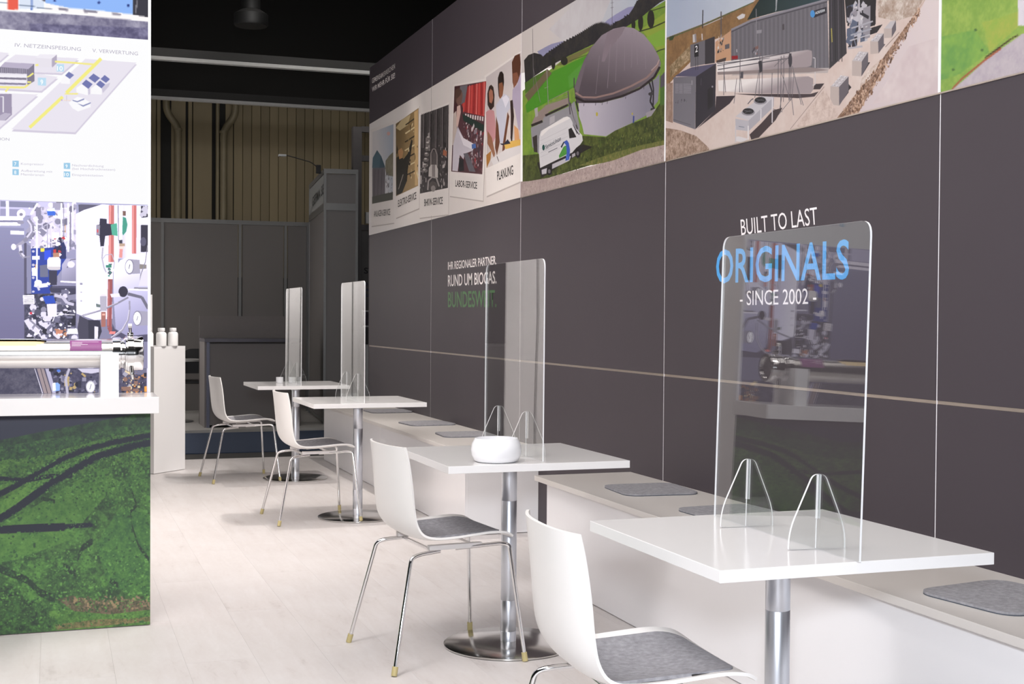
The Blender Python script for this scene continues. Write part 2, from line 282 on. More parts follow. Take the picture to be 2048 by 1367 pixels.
ART = json.loads(r'''{"dome":[
["G","c9c1be","b4bccb",[1524,1009,157,784],[2018,759,2036,1655,-146,1047,-156,514]],
["N","bcb6ba","c6c3c6",0.35,[1522,925,1080,993,500,1008,755,805,1292,812]],
["P","8d8cab",[1713,835,1603,835,1485,834,1314,817,1193,785,1192,736,1639,783]],
["P","9391b4",[736,790,679,801,569,807,426,810,322,793,390,757,641,759]],
["N","6a8a3a","7f9c3c",0.08,[1963,643,1224,718,831,714,355,736,-32,748,-46,56,1955,216]],
["P","6f6b41",[1402,693,1224,714,831,706,811,689,991,686,1223,676]],
["P","4b8b28",[1517,672,930,670,989,596,1113,530,1514,512,1882,498,1914,547,1733,623]],
["P","56923a",[1222,604,950,651,1071,547,1199,536]],
["P","6b6048",[1923,610,1759,653,1541,701,1470,664,1858,565]],
["P","4e6a2c",[1925,690,1710,697,1541,701,1759,645,1916,618]],
["P","8ba03e",[269,668,-25,695,-29,519,88,534,169,598]],
["P","7fa63f",[235,618,-27,620,-28,539,104,551]],
["N","262429","3a3733",0.05,[1941,825,1864,842,1762,836,1651,806,1615,787,1555,797,1527,794,1520,805,1492,796,1485,806,1457,797,1450,807,1422,798,1416,808,1391,800,1384,810,1360,801,1353,812,1329,803,1322,813,1298,805,1292,815,1254,804,1248,815,1211,804,1204,814,1167,804,1161,814,1125,804,1119,814,1098,804,1092,814,1072,805,1066,815,1046,805,1040,815,1020,805,1014,815,994,807,989,816,969,808,963,817,944,809,938,819,918,810,913,820,898,810,893,820,879,810,873,820,859,811,853,820,839,811,833,820,819,809,814,818,800,806,794,816,781,804,775,814,761,802,756,812,742,796,736,806,723,791,717,800,704,785,698,795,685,780,679,789,673,775,667,784,661,770,656,779,649,765,644,774,638,760,632,769,612,762,607,772,587,765,582,774,562,767,557,776,537,770,532,779,506,769,500,779,474,769,469,778,444,769,438,778,413,769,408,778,402,773,397,782,391,777,386,786,381,781,376,790,370,785,365,794,359,791,354,800,349,798,344,807,338,804,333,813,328,811,323,820,307,815,302,824,286,819,281,828,265,823,260,832,244,828,240,836,183,822,178,831,122,817,118,825,63,811,58,820,4,806,0,815,-16,806,-17,751,61,752,156,742,254,728,424,718,603,710,831,712,1033,714,1213,716,1334,714,1518,712,1760,697,1917,684]],
["P","8f8db0",[605,774,496,780,460,769,532,766]],
["P","2c2a24",[334,706,336,695,343,687,352,683,363,685,373,693,380,704,382,716,380,728,374,736,364,739,353,737,344,729,337,718]],
["P","2c2a24",[245,697,248,680,256,668,268,663,281,665,293,676,302,691,305,709,303,726,295,738,283,743,269,740,257,730,248,714]],
["P","2c2a24",[120,687,123,669,134,656,150,651,168,655,185,667,196,684,201,704,197,722,186,735,170,740,152,736,135,724,124,706]],
["P","2c2a24",[1416,712,1419,697,1428,686,1440,681,1455,684,1468,693,1477,708,1481,724,1478,740,1469,751,1456,755,1442,753,1429,743,1419,729]],
["P","2c2a24",[1226,690,1231,680,1245,675,1266,674,1290,678,1311,687,1327,698,1332,710,1327,719,1312,725,1291,726,1267,721,1246,713,1231,702]],
["P","2f3422",[318,662,152,648,156,654,322,668]],
["P","2f3422",[152,648,-24,646,-19,652,157,654]],
["P","2f3422",[146,730,-22,716,-19,720,149,734]],
["P","39402a",[149,523,54,525,59,531,154,528]],
["P","39402a",[55,525,-26,520,-23,525,58,531]],
["P","4b5a2c",[1200,683,908,669,911,673,1204,688]],
["G","998d97","534a50",[495,729,597,408],[1112,474,1126,524,1076,579,990,651,890,701,754,737,604,740,477,725,354,692,236,636,136,564,72,503,46,464,62,433,165,395,348,389,597,384,825,394,1006,416,1094,439]],
["P","6b6067",[1123,524,1076,579,990,651,910,691,969,624,1029,540,1070,483]],
["P","83767f",[678,740,531,730,459,717,494,692,639,646,713,593,751,600,715,684]],
["P","8d828b",[461,711,464,504,460,503,457,710]],
["P","8d828b",[374,689,380,503,376,503,369,688]],
["P","8d828b",[322,668,310,505,306,504,318,667]],
["P","8d828b",[554,682,573,464,569,463,549,681]],
["P","8d828b",[642,669,675,451,670,450,637,668]],
["P","8d828b",[229,617,214,467,210,466,225,616]],
["P","8d828b",[783,636,828,445,824,444,779,635]],
["P","8f7671",[1115,492,1014,453,1000,459,1101,499]],
["P","8f7671",[1007,451,826,421,825,431,1007,461]],
["P","8f7671",[823,421,595,406,600,416,829,431]],
["P","8f7671",[593,406,379,407,388,417,602,416]],
["P","8f7671",[378,407,193,418,204,428,389,417]],
["P","8f7671",[191,419,85,448,100,457,206,428]],
["P","8f7671",[83,449,61,474,81,480,103,455]],
["P","b39b98",[147,446,83,463,90,467,154,451]],
["P","b39b98",[82,463,59,483,68,486,91,466]],
["P","2f2629",[1119,468,993,425,979,434,1104,477]],
["P","2f2629",[986,423,747,386,747,399,986,435]],
["P","2f2629",[743,386,484,374,492,386,751,399]],
["P","2f2629",[482,373,275,377,286,389,494,386]],
["P","2f2629",[272,377,109,406,125,417,289,388]],
["P","2f2629",[106,407,47,445,69,454,129,416]],
["G","b4aeba","85818f",[864,358,213,305],[1065,433,747,386,488,373,280,378,101,402,59,419,61,364,75,291,147,263,211,241,380,228,575,218,686,204,983,254,1014,309,1057,362]],
["P","5b545c",[990,420,994,406,986,405,982,418]],
["P","5b545c",[829,399,833,386,825,384,821,397]],
["P","5b545c",[675,383,678,370,671,369,667,382]],
["P","5b545c",[447,373,450,361,443,359,440,372]],
["P","5b545c",[741,388,745,375,737,373,734,386]],
["P","5b545c",[234,386,237,374,230,372,227,384]],
["P","2d2a2e",[182,397,149,350,132,349,165,396]],
["P","2d2a2e",[149,351,169,306,151,302,131,347]],
["P","2d2a2e",[168,303,119,257,103,259,152,304]],
["P","2d2a2e",[148,402,131,354,117,353,134,401]],
["P","2d2a2e",[131,355,135,279,120,277,117,352]],
["P","3a363a",[130,334,133,331,140,329,150,329,162,331,172,334,179,338,182,342,180,345,172,347,162,347,150,345,140,342,133,338]],
["P","3a363a",[98,256,101,254,109,252,121,253,133,255,145,258,153,261,156,265,153,267,145,269,134,268,121,266,109,263,101,260]],
["P","98929a",[208,255,98,261,90,227,195,228]],
["P","b8a83e",[794,334,796,329,799,326,805,325,811,326,817,329,820,333,822,338,821,342,817,346,811,347,805,346,800,343,796,339]],
["P","b8a83e",[356,273,357,270,359,269,362,268,365,268,368,270,370,272,370,275,370,277,368,279,365,280,362,279,359,278,357,275]],
["P","3b4b8c",[354,262,358,219,342,217,338,259]],
["N","333b1e","5b6330",0.04,[1003,248,686,200,575,218,380,226,146,232,51,280,54,404,-31,417,-38,74,225,80,482,66,858,78,1062,76,1505,72,1849,85,1952,91,1955,251,1676,228]],
["P","4a6a30",[54,404,-31,417,-34,267,51,266]],
["P","57525a",[46,403,-31,430,-32,355,53,349]],
["C",70,500,0.004,0.016,["2f3a1e","4c5a2c","6b7038","3c4a24","55602e"],[981,198,-35,192,-38,74,1505,73]],
["N","7f7b45","57602f",0.03,[1062,93,859,102,573,108,225,106,-37,97,-38,70,225,77,482,64,858,75]],
["N","9c8a88","baa8a2",0.02,[2059,101,1849,85,1505,72,1020,73,572,70,258,84,-38,76,-40,-39,2055,-61]],
["C",71,420,0.003,0.01,["c2b2ac","8a7872","a8968f","7a6a62"],[1849,77,-38,70,-39,-18,2056,-34]],
["P","8e7f7a",[1804,421,1730,469,1561,495,1219,487,1186,453,1513,451,1607,414]],
["P","8d8b91",[1814,401,1619,404,1596,431,1208,436,1122,452,1041,297,1065,229,1652,216,1789,284]],
["P","332c2c",[1797,404,1610,404,1624,419,1812,419]],
["P","332c2c",[1564,431,1212,441,1225,453,1579,444]],
["P","aba6ab",[1500,417,1419,418,1419,381,1500,375]],
["P","3c3533",[1783,340,1708,344,1696,239,1756,250]],
["P","a39e9d",[1756,506,1701,506,1691,453,1735,451]],
["P","4a4448",[1196,454,1136,365,1117,364,1177,453]],
["P","4a4448",[1136,365,1086,294,1068,293,1117,364]],
["P","585258",[1229,524,1194,390,1176,388,1212,522]],
["P","4a4448",[1138,582,1137,526,1122,524,1123,580]],
["P","2c282a",[1111,449,1074,388,1054,387,1091,448]],
["P","98949b",[1170,434,1103,321,1093,320,1159,434]],
["P","6c6668",[1799,986,1785,770,1777,769,1792,984]],
["P","6c6668",[1785,770,1772,621,1764,620,1777,769]],
["P","7a7476",[1784,753,1687,581,1680,580,1777,752]],
["P","7a7476",[1687,581,1656,525,1649,524,1680,580]],
["P","8c8686",[1558,704,1528,493,1518,492,1548,703]],
["P","8c8686",[1586,598,1515,595,1517,597,1588,601]],
["P","6a646c",[625,897,622,759,616,757,619,896]],
["P","6a646c",[639,877,602,872,603,874,640,879]],
["P","6a646c",[639,853,602,848,603,850,640,855]],
["P","857c80",[1536,514,1218,522,1222,525,1540,517]],
["P","857c80",[1631,495,1218,498,1221,500,1634,497]],
["P","2b2724",[1700,179,1002,201,860,172,1278,133,1625,81]],
["P","cfccd0",[1671,227,1666,330,1642,358,1511,368,1283,387,1228,384,1185,371,1152,344,1136,319,1066,282,1011,253,998,222,1033,205,1096,193,1149,175,1391,160,1650,143]],
["P","e3dfdd",[1649,340,1606,360,1283,384,1228,384,1185,370,1217,365,1511,352,1634,325]],
["P","b7b4ba",[1652,301,1215,321,1217,323,1654,303]],
["P","b7b4ba",[1652,277,1215,297,1217,298,1654,279]],
["P","b7b4ba",[1651,253,1214,272,1216,274,1653,255]],
["P","b7b4ba",[1651,229,1214,248,1216,250,1653,231]],
["P","b7b4ba",[1650,205,1213,224,1215,225,1653,207]],
["P","2b2828",[1209,310,1164,313,1091,252,1193,258]],
["P","4a484e",[1152,332,1126,315,1062,272,1082,267]],
["P","77737a",[1043,264,1044,261,1047,260,1052,260,1058,260,1063,262,1066,264,1068,267,1067,269,1063,271,1058,271,1052,270,1047,269,1044,266]],
["P","2b292b",[1662,140,1391,155,1148,171,1012,194,1005,164,1191,138,1625,98]],
["P","bdbac0",[1626,130,1537,131,1548,100,1620,102]],
["P","b9b6bc",[1455,144,1165,159,1191,135,1455,117]],
["P","b0acb2",[1153,166,1102,169,1105,152,1152,147]],
["P","1f1d1f",[1459,104,1463,94,1475,87,1492,84,1510,86,1528,92,1540,102,1544,113,1540,123,1528,130,1511,133,1492,131,1475,125,1464,115]],
["P","6f6b70",[1480,106,1482,101,1488,97,1496,96,1506,97,1514,100,1520,105,1523,111,1521,116,1515,120,1506,121,1497,120,1488,117,1482,112]],
["P","1f1d1f",[1032,156,1036,147,1046,140,1061,137,1078,139,1093,145,1104,155,1108,165,1104,175,1094,182,1079,184,1062,182,1047,176,1036,167]],
["P","6f6b70",[1051,159,1053,154,1058,150,1065,149,1074,150,1081,153,1087,158,1089,163,1087,168,1082,172,1074,173,1066,172,1058,169,1053,164]],
["P","4f9440",[1351,180,1280,223,1241,225,1222,183,1235,175,1342,166]],
["P","3f5ab0",[1281,249,1232,254,1201,234,1183,195,1187,163,1195,141,1252,141,1231,184,1241,226]],
["P","2c3a4a",[1325,228,1281,251,1267,244,1307,219]],
["P","4a6ac0",[1249,169,1218,141,1198,142,1230,170]],
["P","23504a",[1575,253,1577,246,1583,241,1592,239,1601,240,1610,244,1616,251,1619,259,1617,266,1611,271,1602,273,1592,272,1584,268,1578,261]],
["P","4c4a55",[1516,218,1372,226,1377,229,1520,221]],
["T","ServiceUnion","23303c",[1563.1,240.1,1321.1,263.1,1566.0,267.6],0]],
"plant":[
["N","cdb9b1","d6c6bf",0.2,[2018,1011,-79,453,-94,-294,1996,-93]],
["G","a9b3c8","bcc2cd",[1868,655,1235,575],[2009,556,2020,1076,1063,812,1189,559,1597,560,1838,561]],
["N","93714b","7a5d40",0.06,[2010,573,1623,561,1189,558,1102,578,1122,516,1233,472,1445,469,1595,475,1726,420,1919,366,2005,335]],
["P","4f5f42",[2007,563,1794,559,1799,564,2012,569]],
["P","4f5f42",[1794,559,1595,553,1599,558,1798,564]],
["P","4f5f42",[1595,553,1187,555,1191,559,1599,558]],
["P","c0c0c4",[1621,549,1445,548,1448,551,1624,552]],
["P","c9c6c8",[1326,526,1280,531,1254,522,1262,510,1308,511]],
["N","b8a184","6f5c3f",0.03,[1949,435,1754,488,1739,429,1835,409,1948,377]],
["P","3c4a30",[1959,571,1901,567,1922,549,1958,553]],
["P","bf9575",[1511,459,1373,481,1233,489,1122,499,1358,353,1510,372]],
["P","4b3f3d",[1499,377,1413,375,1418,361,1498,365]],
["G","24302f","33454a",[1177,506,716,489],[1239,496,1189,531,1145,555,1102,595,625,539,641,441,1014,479]],
["P","8b9294",[1006,535,1018,483,1011,481,999,533]],
["P","9a9ca0",[1015,531,1003,529,1006,485,1014,486]],
["P","6a676e",[1373,479,1210,485,649,443,632,187,1369,302]],
["P","59565d",[1365,477,1361,313,1358,312,1361,476]],
["P","7d7a82",[1347,476,1344,310,1340,309,1343,475]],
["P","59565d",[1329,475,1326,306,1322,306,1326,474]],
["P","7d7a82",[1312,474,1308,303,1305,303,1308,473]],
["P","59565d",[1294,473,1291,300,1287,300,1291,472]],
["P","7d7a82",[1277,472,1273,297,1270,297,1273,471]],
["P","59565d",[1259,471,1256,294,1253,293,1256,470]],
["P","7d7a82",[1242,470,1239,291,1235,290,1239,470]],
["P","59565d",[1225,469,1222,288,1218,287,1222,469]],
["P","7d7a82",[1208,469,1205,285,1201,284,1205,468]],
["P","59565d",[1191,468,1188,282,1184,281,1188,467]],
["P","7d7a82",[1175,467,1171,279,1168,279,1171,466]],
["P","59565d",[1158,466,1154,276,1151,276,1155,465]],
["P","7d7a82",[1141,465,1138,273,1134,273,1138,464]],
["P","59565d",[1125,464,1121,270,1118,270,1122,463]],
["P","7d7a82",[1109,463,1105,267,1101,267,1105,463]],
["P","59565d",[1092,462,1088,265,1085,264,1089,462]],
["P","7d7a82",[1076,462,1072,262,1069,261,1073,461]],
["P","59565d",[1060,461,1056,259,1053,258,1057,460]],
["P","7d7a82",[1044,460,1040,256,1037,255,1041,459]],
["P","59565d",[1028,459,1024,253,1021,253,1025,458]],
["P","7d7a82",[1012,458,1008,250,1005,250,1009,458]],
["P","59565d",[997,457,992,248,989,247,993,457]],
["P","7d7a82",[981,457,977,245,974,244,978,456]],
["P","59565d",[965,456,961,242,958,242,962,455]],
["P","7d7a82",[950,455,946,239,943,239,947,454]],
["P","59565d",[935,454,930,237,927,236,931,453]],
["P","7d7a82",[919,453,915,234,912,233,916,453]],
["P","59565d",[904,452,900,231,897,231,901,452]],
["P","7d7a82",[889,452,885,229,882,228,886,451]],
["P","59565d",[874,451,870,226,867,225,871,450]],
["P","7d7a82",[859,450,855,223,852,223,856,449]],
["P","59565d",[844,449,840,221,837,220,841,449]],
["P","7d7a82",[829,449,825,218,822,218,826,448]],
["P","59565d",[815,448,810,216,807,215,812,447]],
["P","7d7a82",[800,447,795,213,793,212,797,446]],
["P","59565d",[786,446,781,210,778,210,783,446]],
["P","7d7a82",[771,445,766,208,764,207,768,445]],
["P","59565d",[757,445,752,205,749,205,754,444]],
["P","7d7a82",[742,444,738,203,735,202,740,443]],
["P","59565d",[728,443,723,200,721,200,725,443]],
["P","7d7a82",[714,442,709,198,706,197,711,442]],
["P","59565d",[700,442,695,195,692,195,697,441]],
["P","7d7a82",[686,441,681,193,678,192,683,440]],
["P","59565d",[672,440,667,190,664,190,669,440]],
["P","7d7a82",[658,440,653,188,651,187,656,439]],
["P","8a8790",[1369,479,1205,483,1211,491,1376,487]],
["P","8a8790",[1206,483,647,443,651,450,1210,491]],
["P","3b3840",[1371,472,1207,477,1209,480,1374,475]],
["P","3b3840",[1207,477,648,436,649,439,1209,480]],
["P","b5aba8",[1292,301,632,192,641,175,1117,250,1369,291]],
["P","4a4449",[963,420,949,420,948,397,961,397]],
["P","3a373c",[640,471,544,474,520,224,631,187]],
["P","5a555c",[626,453,616,212,611,211,621,452]],
["P","29272b",[603,447,593,208,588,207,599,446]],
["P","5d585f",[581,442,571,203,566,203,576,441]],
["P","29272b",[561,438,551,200,547,199,557,437]],
["P","a59c55",[623,335,618,283,611,282,616,334]],
["P","2c2a2c",[544,479,341,431,350,289,429,293,523,335]],
["P","2a282b",[422,382,348,375,346,292,420,298]],
["N","d6cac2","a18b7c",0.05,[340,373,72,330,129,275,235,279,330,313]],
["P","2f2c2e",[379,285,306,283,338,262,411,262]],
["C",5,120,0.01,0.045,["8f8b93","b9b6bd","4c4a52","5b6377","d3cfd0","2f2d33"],[511,382,426,392,362,252,513,243]],
["P","9d99a2",[502,339,490,361,498,365,510,342]],
["P","9d99a2",[491,360,445,370,450,375,496,366]],
["P","b5b1b8",[453,408,449,284,439,282,443,406]],
["P","6b6f80",[505,320,465,238,458,238,498,320]],
["P","a7a6ae",[491,305,361,303,364,309,494,311]],
["P","9fa0aa",[495,281,369,278,372,284,498,287]],
["P","b9b5bb",[499,263,377,261,379,265,502,268]],
["P","b1adb3",[512,237,422,227,424,234,514,244]],
["P","2f2d34",[751,425,654,420,653,397,738,398]],
["P","4a8cc8",[731,411,732,405,737,401,743,400,750,401,757,406,762,411,763,418,762,424,757,428,751,429,744,427,737,423,733,417]],
["T","AGRIFERM","c8cdd2",[728.1,407.7,663.7,405.0,729.2,418.3],1],
["P","8f1f28",[1367,372,1314,364,1313,350,1364,357]],
["P","8e8b92",[1169,526,1160,356,1155,355,1164,526]],
["P","8f8c93",[1165,438,1120,432,1122,419,1162,424]],
["C",9,14,0.005,0.02,["7a5a55","a39ea5","4b484f"],[1186,372,1130,364,1129,336,1185,344]],
["P","c5c2c6",[1326,393,1325,380,1319,379,1321,392]],
["G","e8e1df","9d9194",[1118,326,1117,270],[1498,367,779,286,750,277,746,256,751,222,778,221,1117,271,1494,324]],
["G","e8e1df","9d9194",[1117,239,1115,175],[1484,290,772,185,738,171,736,130,756,117,1115,175,1477,243]],
["P","443a3d",[1343,210,1115,173,756,116,700,116,728,102,844,114,1093,160]],
["P","3d3437",[729,149,663,140,691,123,736,130]],
["P","c9c5c8",[742,248,727,244,726,247,742,251]],
["P","c9c5c8",[729,246,727,146,722,145,724,245]],
["P","c9c5c8",[725,147,742,148,741,145,724,144]],
["P","8c7f7e",[1491,327,1117,270,768,219,636,185,768,199,1117,256,1485,314]],
["P","4b484f",[1491,352,907,298,908,302,1493,355]],
["P","4b484f",[1485,334,907,277,908,280,1486,338]],
["P","4b484f",[1492,361,1053,304,1054,307,1492,364]],
["P","d8d4d6",[1491,346,917,290,918,292,1492,349]],
["P","5b575e",[1433,367,1435,219,1430,218,1428,366]],
["P","5b575e",[1296,344,1298,209,1293,208,1291,343]],
["P","5b575e",[1137,332,1138,167,1134,166,1132,331]],
["P","5b575e",[1115,325,1116,163,1112,163,1110,324]],
["P","5b575e",[1038,245,1041,146,1036,145,1034,244]],
["P","5b575e",[971,298,971,81,966,80,967,297]],
["P","5b575e",[951,297,951,116,947,115,946,296]],
["P","5b575e",[910,303,910,115,906,114,905,302]],
["P","5b575e",[898,295,898,113,894,112,893,294]],
["P","5b575e",[992,291,993,144,988,143,987,290]],
["P","6a666c",[1439,350,1418,228,1413,228,1434,349]],
["P","6a666c",[1323,271,1345,170,1340,169,1319,270]],
["P","6a666c",[1294,278,1275,205,1271,205,1290,277]],
["P","6a666c",[1141,274,1173,167,1168,166,1137,273]],
["P","6a666c",[970,238,901,113,897,113,966,238]],
["P","6a666c",[888,245,821,85,817,85,884,245]],
["P","6a666c",[878,217,886,127,882,126,874,216]],
["P","6a666c",[948,186,977,93,973,92,944,185]],
["P","6a666c",[891,122,875,53,871,53,887,122]],
["P","6a666c",[1025,49,882,121,886,122,1028,51]],
["P","6a666c",[960,289,1022,267,1019,265,957,287]],
["P","6a666c",[909,287,970,266,967,264,906,285]],
["P","6a666c",[1028,99,955,77,954,79,1027,101]],
["P","6a666c",[872,202,806,80,802,80,869,202]],
["P","3f3c42",[888,267,889,255,893,247,898,242,905,244,910,250,915,260,916,272,915,283,911,292,906,296,899,295,894,289,889,279]],
["P","39363c",[1145,308,1118,309,1112,263,1133,261]],
["P","4c4a50",[1289,291,1266,289,1267,262,1288,265]],
["P","3b3237",[1507,165,1499,224,1331,200,1378,175,1673,109]],
["G","6e6b73","77747c",[1862,363,1720,128],[1912,376,1688,343,1692,108,1912,173]],
["P","343138",[1688,343,1503,365,1506,165,1690,108]],
["P","57546a",[1902,378,1821,387,1725,389,1503,365,1684,341]],
["P","9b98a0",[1895,341,1859,335,1859,337,1895,343]],
["P","9b98a0",[1854,334,1818,328,1818,330,1854,336]],
["P","9b98a0",[1810,327,1734,314,1734,316,1810,329]],
["P","9b98a0",[1895,335,1858,329,1858,331,1895,337]],
["P","9b98a0",[1854,328,1818,322,1818,324,1854,330]],
["P","9b98a0",[1810,321,1734,309,1734,310,1810,323]],
["P","9b98a0",[1895,329,1858,323,1858,325,1895,331]],
["P","9b98a0",[1854,323,1818,317,1818,319,1854,325]],
["P","9b98a0",[1809,315,1734,303,1734,305,1810,317]],
["P","9b98a0",[1895,324,1858,318,1858,320,1895,326]],
["P","9b98a0",[1854,317,1818,311,1818,313,1854,319]],
["P","9b98a0",[1809,310,1734,297,1734,299,1809,312]],
["P","9b98a0",[1895,318,1858,312,1858,314,1895,320]],
["P","9b98a0",[1854,311,1818,305,1818,307,1854,313]],
["P","9b98a0",[1809,304,1734,292,1734,294,1809,306]],
["P","9b98a0",[1895,312,1858,306,1858,308,1895,314]],
["P","9b98a0",[1854,306,1817,300,1817,302,1854,307]],
["P","9b98a0",[1809,298,1734,286,1734,288,1809,300]],
["P","9b98a0",[1895,306,1858,301,1858,302,1895,308]],
["P","9b98a0",[1854,300,1817,294,1817,296,1854,302]],
["P","9b98a0",[1809,293,1734,281,1734,282,1809,295]],
["P","9b98a0",[1895,301,1858,295,1858,297,1895,303]],
["P","9b98a0",[1854,294,1817,288,1817,290,1854,296]],
["P","9b98a0",[1809,287,1734,275,1734,277,1809,289]],
["P","b9b6bb",[1729,331,1729,311,1724,310,1724,330]],
["C",3,10,0.004,0.012,["4b484f"],[1888,278,1777,261,1776,236,1888,253]],
["P","57545b",[1913,182,1734,132,1733,134,1911,184]],
["P","57545b",[1640,325,1643,295,1639,294,1636,324]],
["P","2a282c",[1578,266,1528,276,1529,186,1574,175]],
["P","8a878f",[1526,270,1527,268,1529,267,1532,266,1536,267,1539,268,1541,270,1542,272,1541,274,1539,276,1536,276,1532,275,1529,274,1527,272]],
["P","6a676e",[1746,492,1606,486,1604,381,1744,393]],
["P","38353a",[1606,486,1517,484,1515,370,1604,380]],
["P","211f23",[1707,483,1666,480,1665,426,1706,430]],
["T","2","d8d6d8",[1696.9,448.8,1673.1,448.6,1697.5,477.9],1],
["P","3a373c",[1695,428,1693,371,1689,370,1691,427]],
["P","3a373c",[1675,426,1673,368,1669,367,1671,425]],
["P","c5c0c0",[1724,533,1691,531,1685,493,1721,497]],
["P","8d888c",[1707,531,1691,531,1685,493,1700,494]],
["P","3a3538",[1633,623,1635,544,1626,542,1624,621]],
["P","c9c4c6",[1640,520,1637,492,1627,491,1630,519]],
["P","5a5558",[1467,580,1465,479,1455,477,1457,578]],
["C",8,26,0.006,0.02,["3c383a","8d8583","c9c1bc"],[1482,483,1439,474,1437,397,1493,407]],
["P","5f5a5f",[1425,430,1386,428,1385,408,1424,411]],
["P","413639",[1210,22,1113,57,1028,94,955,94,1006,53,1134,1,1195,0]],
["P","c4c0c6",[1330,113,1181,148,1126,165,1020,147,1218,81]],
["P","aaa6ae",[1218,81,1020,147,1022,107,1215,38]],
["P","b6b2ba",[1330,104,1218,80,1217,37,1326,58]],
["P","d6d2d4",[1330,26,1305,28,1219,6,1269,-2,1330,11]],
["P","dedadc",[1226,61,1225,4,1215,2,1216,59]],
["P","c6c2c6",[1331,75,1330,5,1320,4,1322,74]],
["P","d6d2d6",[1123,114,1125,68,1117,67,1116,113]],
["P","d6d2d6",[1036,145,1036,46,1028,45,1028,144]],
["P","8f8c94",[1168,107,1173,102,1188,99,1210,100,1234,103,1256,109,1272,116,1277,123,1272,128,1257,131,1235,130,1210,127,1189,121,1173,114]],
["P","232225",[1177,113,1181,108,1194,106,1212,106,1232,109,1251,114,1263,120,1268,126,1264,131,1251,134,1233,133,1212,130,1194,125,1182,119]],
["P","6b6970",[1257,127,1189,110,1188,112,1256,129]],
["P","6b6970",[1250,117,1193,120,1195,122,1251,119]],
["P","8f8c94",[1073,138,1078,133,1093,130,1114,131,1137,134,1159,140,1174,147,1179,154,1174,159,1159,161,1138,161,1114,157,1093,151,1079,144]],
["P","232225",[1082,144,1086,139,1098,136,1116,137,1135,140,1153,145,1166,151,1170,157,1166,162,1154,164,1136,164,1116,161,1099,156,1087,150]],
["P","6b6970",[1159,158,1093,141,1093,143,1159,160]],
["P","6b6970",[1153,148,1098,151,1099,152,1154,150]],
["P","55525a",[1224,148,1196,161,1201,164,1229,151]],
["P","55525a",[1196,160,1180,163,1183,167,1200,164]],
["P","5c6a78",[1300,67,1253,57,1253,59,1299,69]],
["P","2e2a2e",[566,44,501,91,488,97,506,112,505,82]],
["P","2e2a2e",[427,126,376,166,389,168]],
["P","2e2a2e",[328,188,289,212,298,213]],
["P","b8aaa4",[622,124,566,112,564,43,623,57]],
["P","655f65",[566,112,506,139,505,86,564,43]],
["P","bcb6b9",[620,122,555,151,506,139,566,111]],
["P","d3cfd3",[591,124,592,122,594,121,597,121,601,121,604,123,606,125,607,126,606,128,604,129,601,129,597,129,594,127,592,126]],
["P","a19ba0",[592,122,592,121,593,121,595,120,597,121,599,121,600,122,601,123,600,124,599,125,597,125,595,124,593,124,592,123]],
["P","d3cfd3",[570,117,571,115,573,114,576,114,580,114,583,116,585,118,586,119,586,121,583,122,580,122,577,122,573,120,571,119]],
["P","a19ba0",[571,115,571,114,573,114,574,114,576,114,578,115,580,115,580,116,580,117,578,118,577,118,575,117,573,117,572,116]],
["P","d3cfd3",[575,132,576,131,578,130,581,129,585,130,588,131,590,133,591,135,590,137,588,138,585,138,581,137,578,136,576,134]],
["P","a19ba0",[576,130,576,130,577,129,579,129,581,129,583,130,584,131,585,132,584,133,583,133,581,133,579,133,578,132,576,131]],
["P","d3cfd3",[554,124,554,122,556,121,560,121,563,122,566,123,569,125,570,127,569,128,567,129,563,130,560,129,557,128,554,126]],
["P","a19ba0",[554,122,555,121,556,121,558,121,560,121,562,122,563,123,563,124,563,124,562,125,560,125,558,125,556,124,555,123]],
["P","d3cfd3",[559,140,560,138,562,137,565,137,569,137,572,139,574,140,575,142,574,144,572,145,569,145,565,145,562,143,560,141]],
["P","a19ba0",[560,138,560,137,562,136,563,136,565,137,567,137,568,138,569,139,568,140,567,141,565,141,563,140,562,140,560,139]],
["P","d3cfd3",[536,132,537,131,539,130,542,129,546,130,549,131,551,133,552,135,551,136,549,138,546,138,542,137,539,136,537,134]],
["P","a19ba0",[537,130,537,130,539,129,540,129,542,129,544,130,545,131,546,132,545,133,544,133,542,133,540,133,539,132,537,131]],
["P","d3cfd3",[545,146,546,145,548,144,551,143,555,144,558,145,560,147,561,149,560,151,558,152,555,152,551,151,548,150,546,148]],
["P","a19ba0",[546,144,546,144,548,143,549,143,551,143,553,144,554,145,555,146,554,147,553,147,551,147,549,147,548,146,546,145]],
["P","d3cfd3",[520,139,521,137,523,136,527,136,530,136,533,138,535,139,536,141,536,143,533,144,530,144,527,143,523,142,521,140]],
["P","a19ba0",[521,137,522,136,523,135,525,135,527,136,528,136,530,137,530,138,530,139,528,139,527,140,525,139,523,139,522,138]],
["P","b8aaa4",[486,192,426,179,429,126,485,138]],
["P","655f65",[426,179,389,204,388,162,428,126]],
["P","bcb6b9",[484,191,444,217,389,204,426,178]],
["P","d3cfd3",[453,193,454,191,456,190,459,190,462,191,465,192,467,194,468,196,467,197,465,198,462,198,459,198,456,196,454,195]],
["P","a19ba0",[454,191,454,190,455,190,457,190,459,190,460,191,462,192,462,193,462,193,461,194,459,194,457,194,455,193,454,192]],
["P","d3cfd3",[434,186,435,185,437,184,440,184,443,184,446,186,449,187,449,189,449,191,447,192,443,192,440,191,437,190,435,188]],
["P","a19ba0",[435,185,435,184,436,183,438,183,440,184,442,184,443,185,443,186,443,187,442,187,440,188,438,187,437,186,435,186]],
["P","d3cfd3",[443,202,444,200,446,199,449,199,452,200,455,201,457,203,458,205,457,206,455,207,452,207,449,207,446,205,444,204]],
["P","a19ba0",[444,200,444,199,445,199,447,199,449,199,450,200,452,201,452,202,452,202,451,203,449,203,447,203,445,202,444,201]],
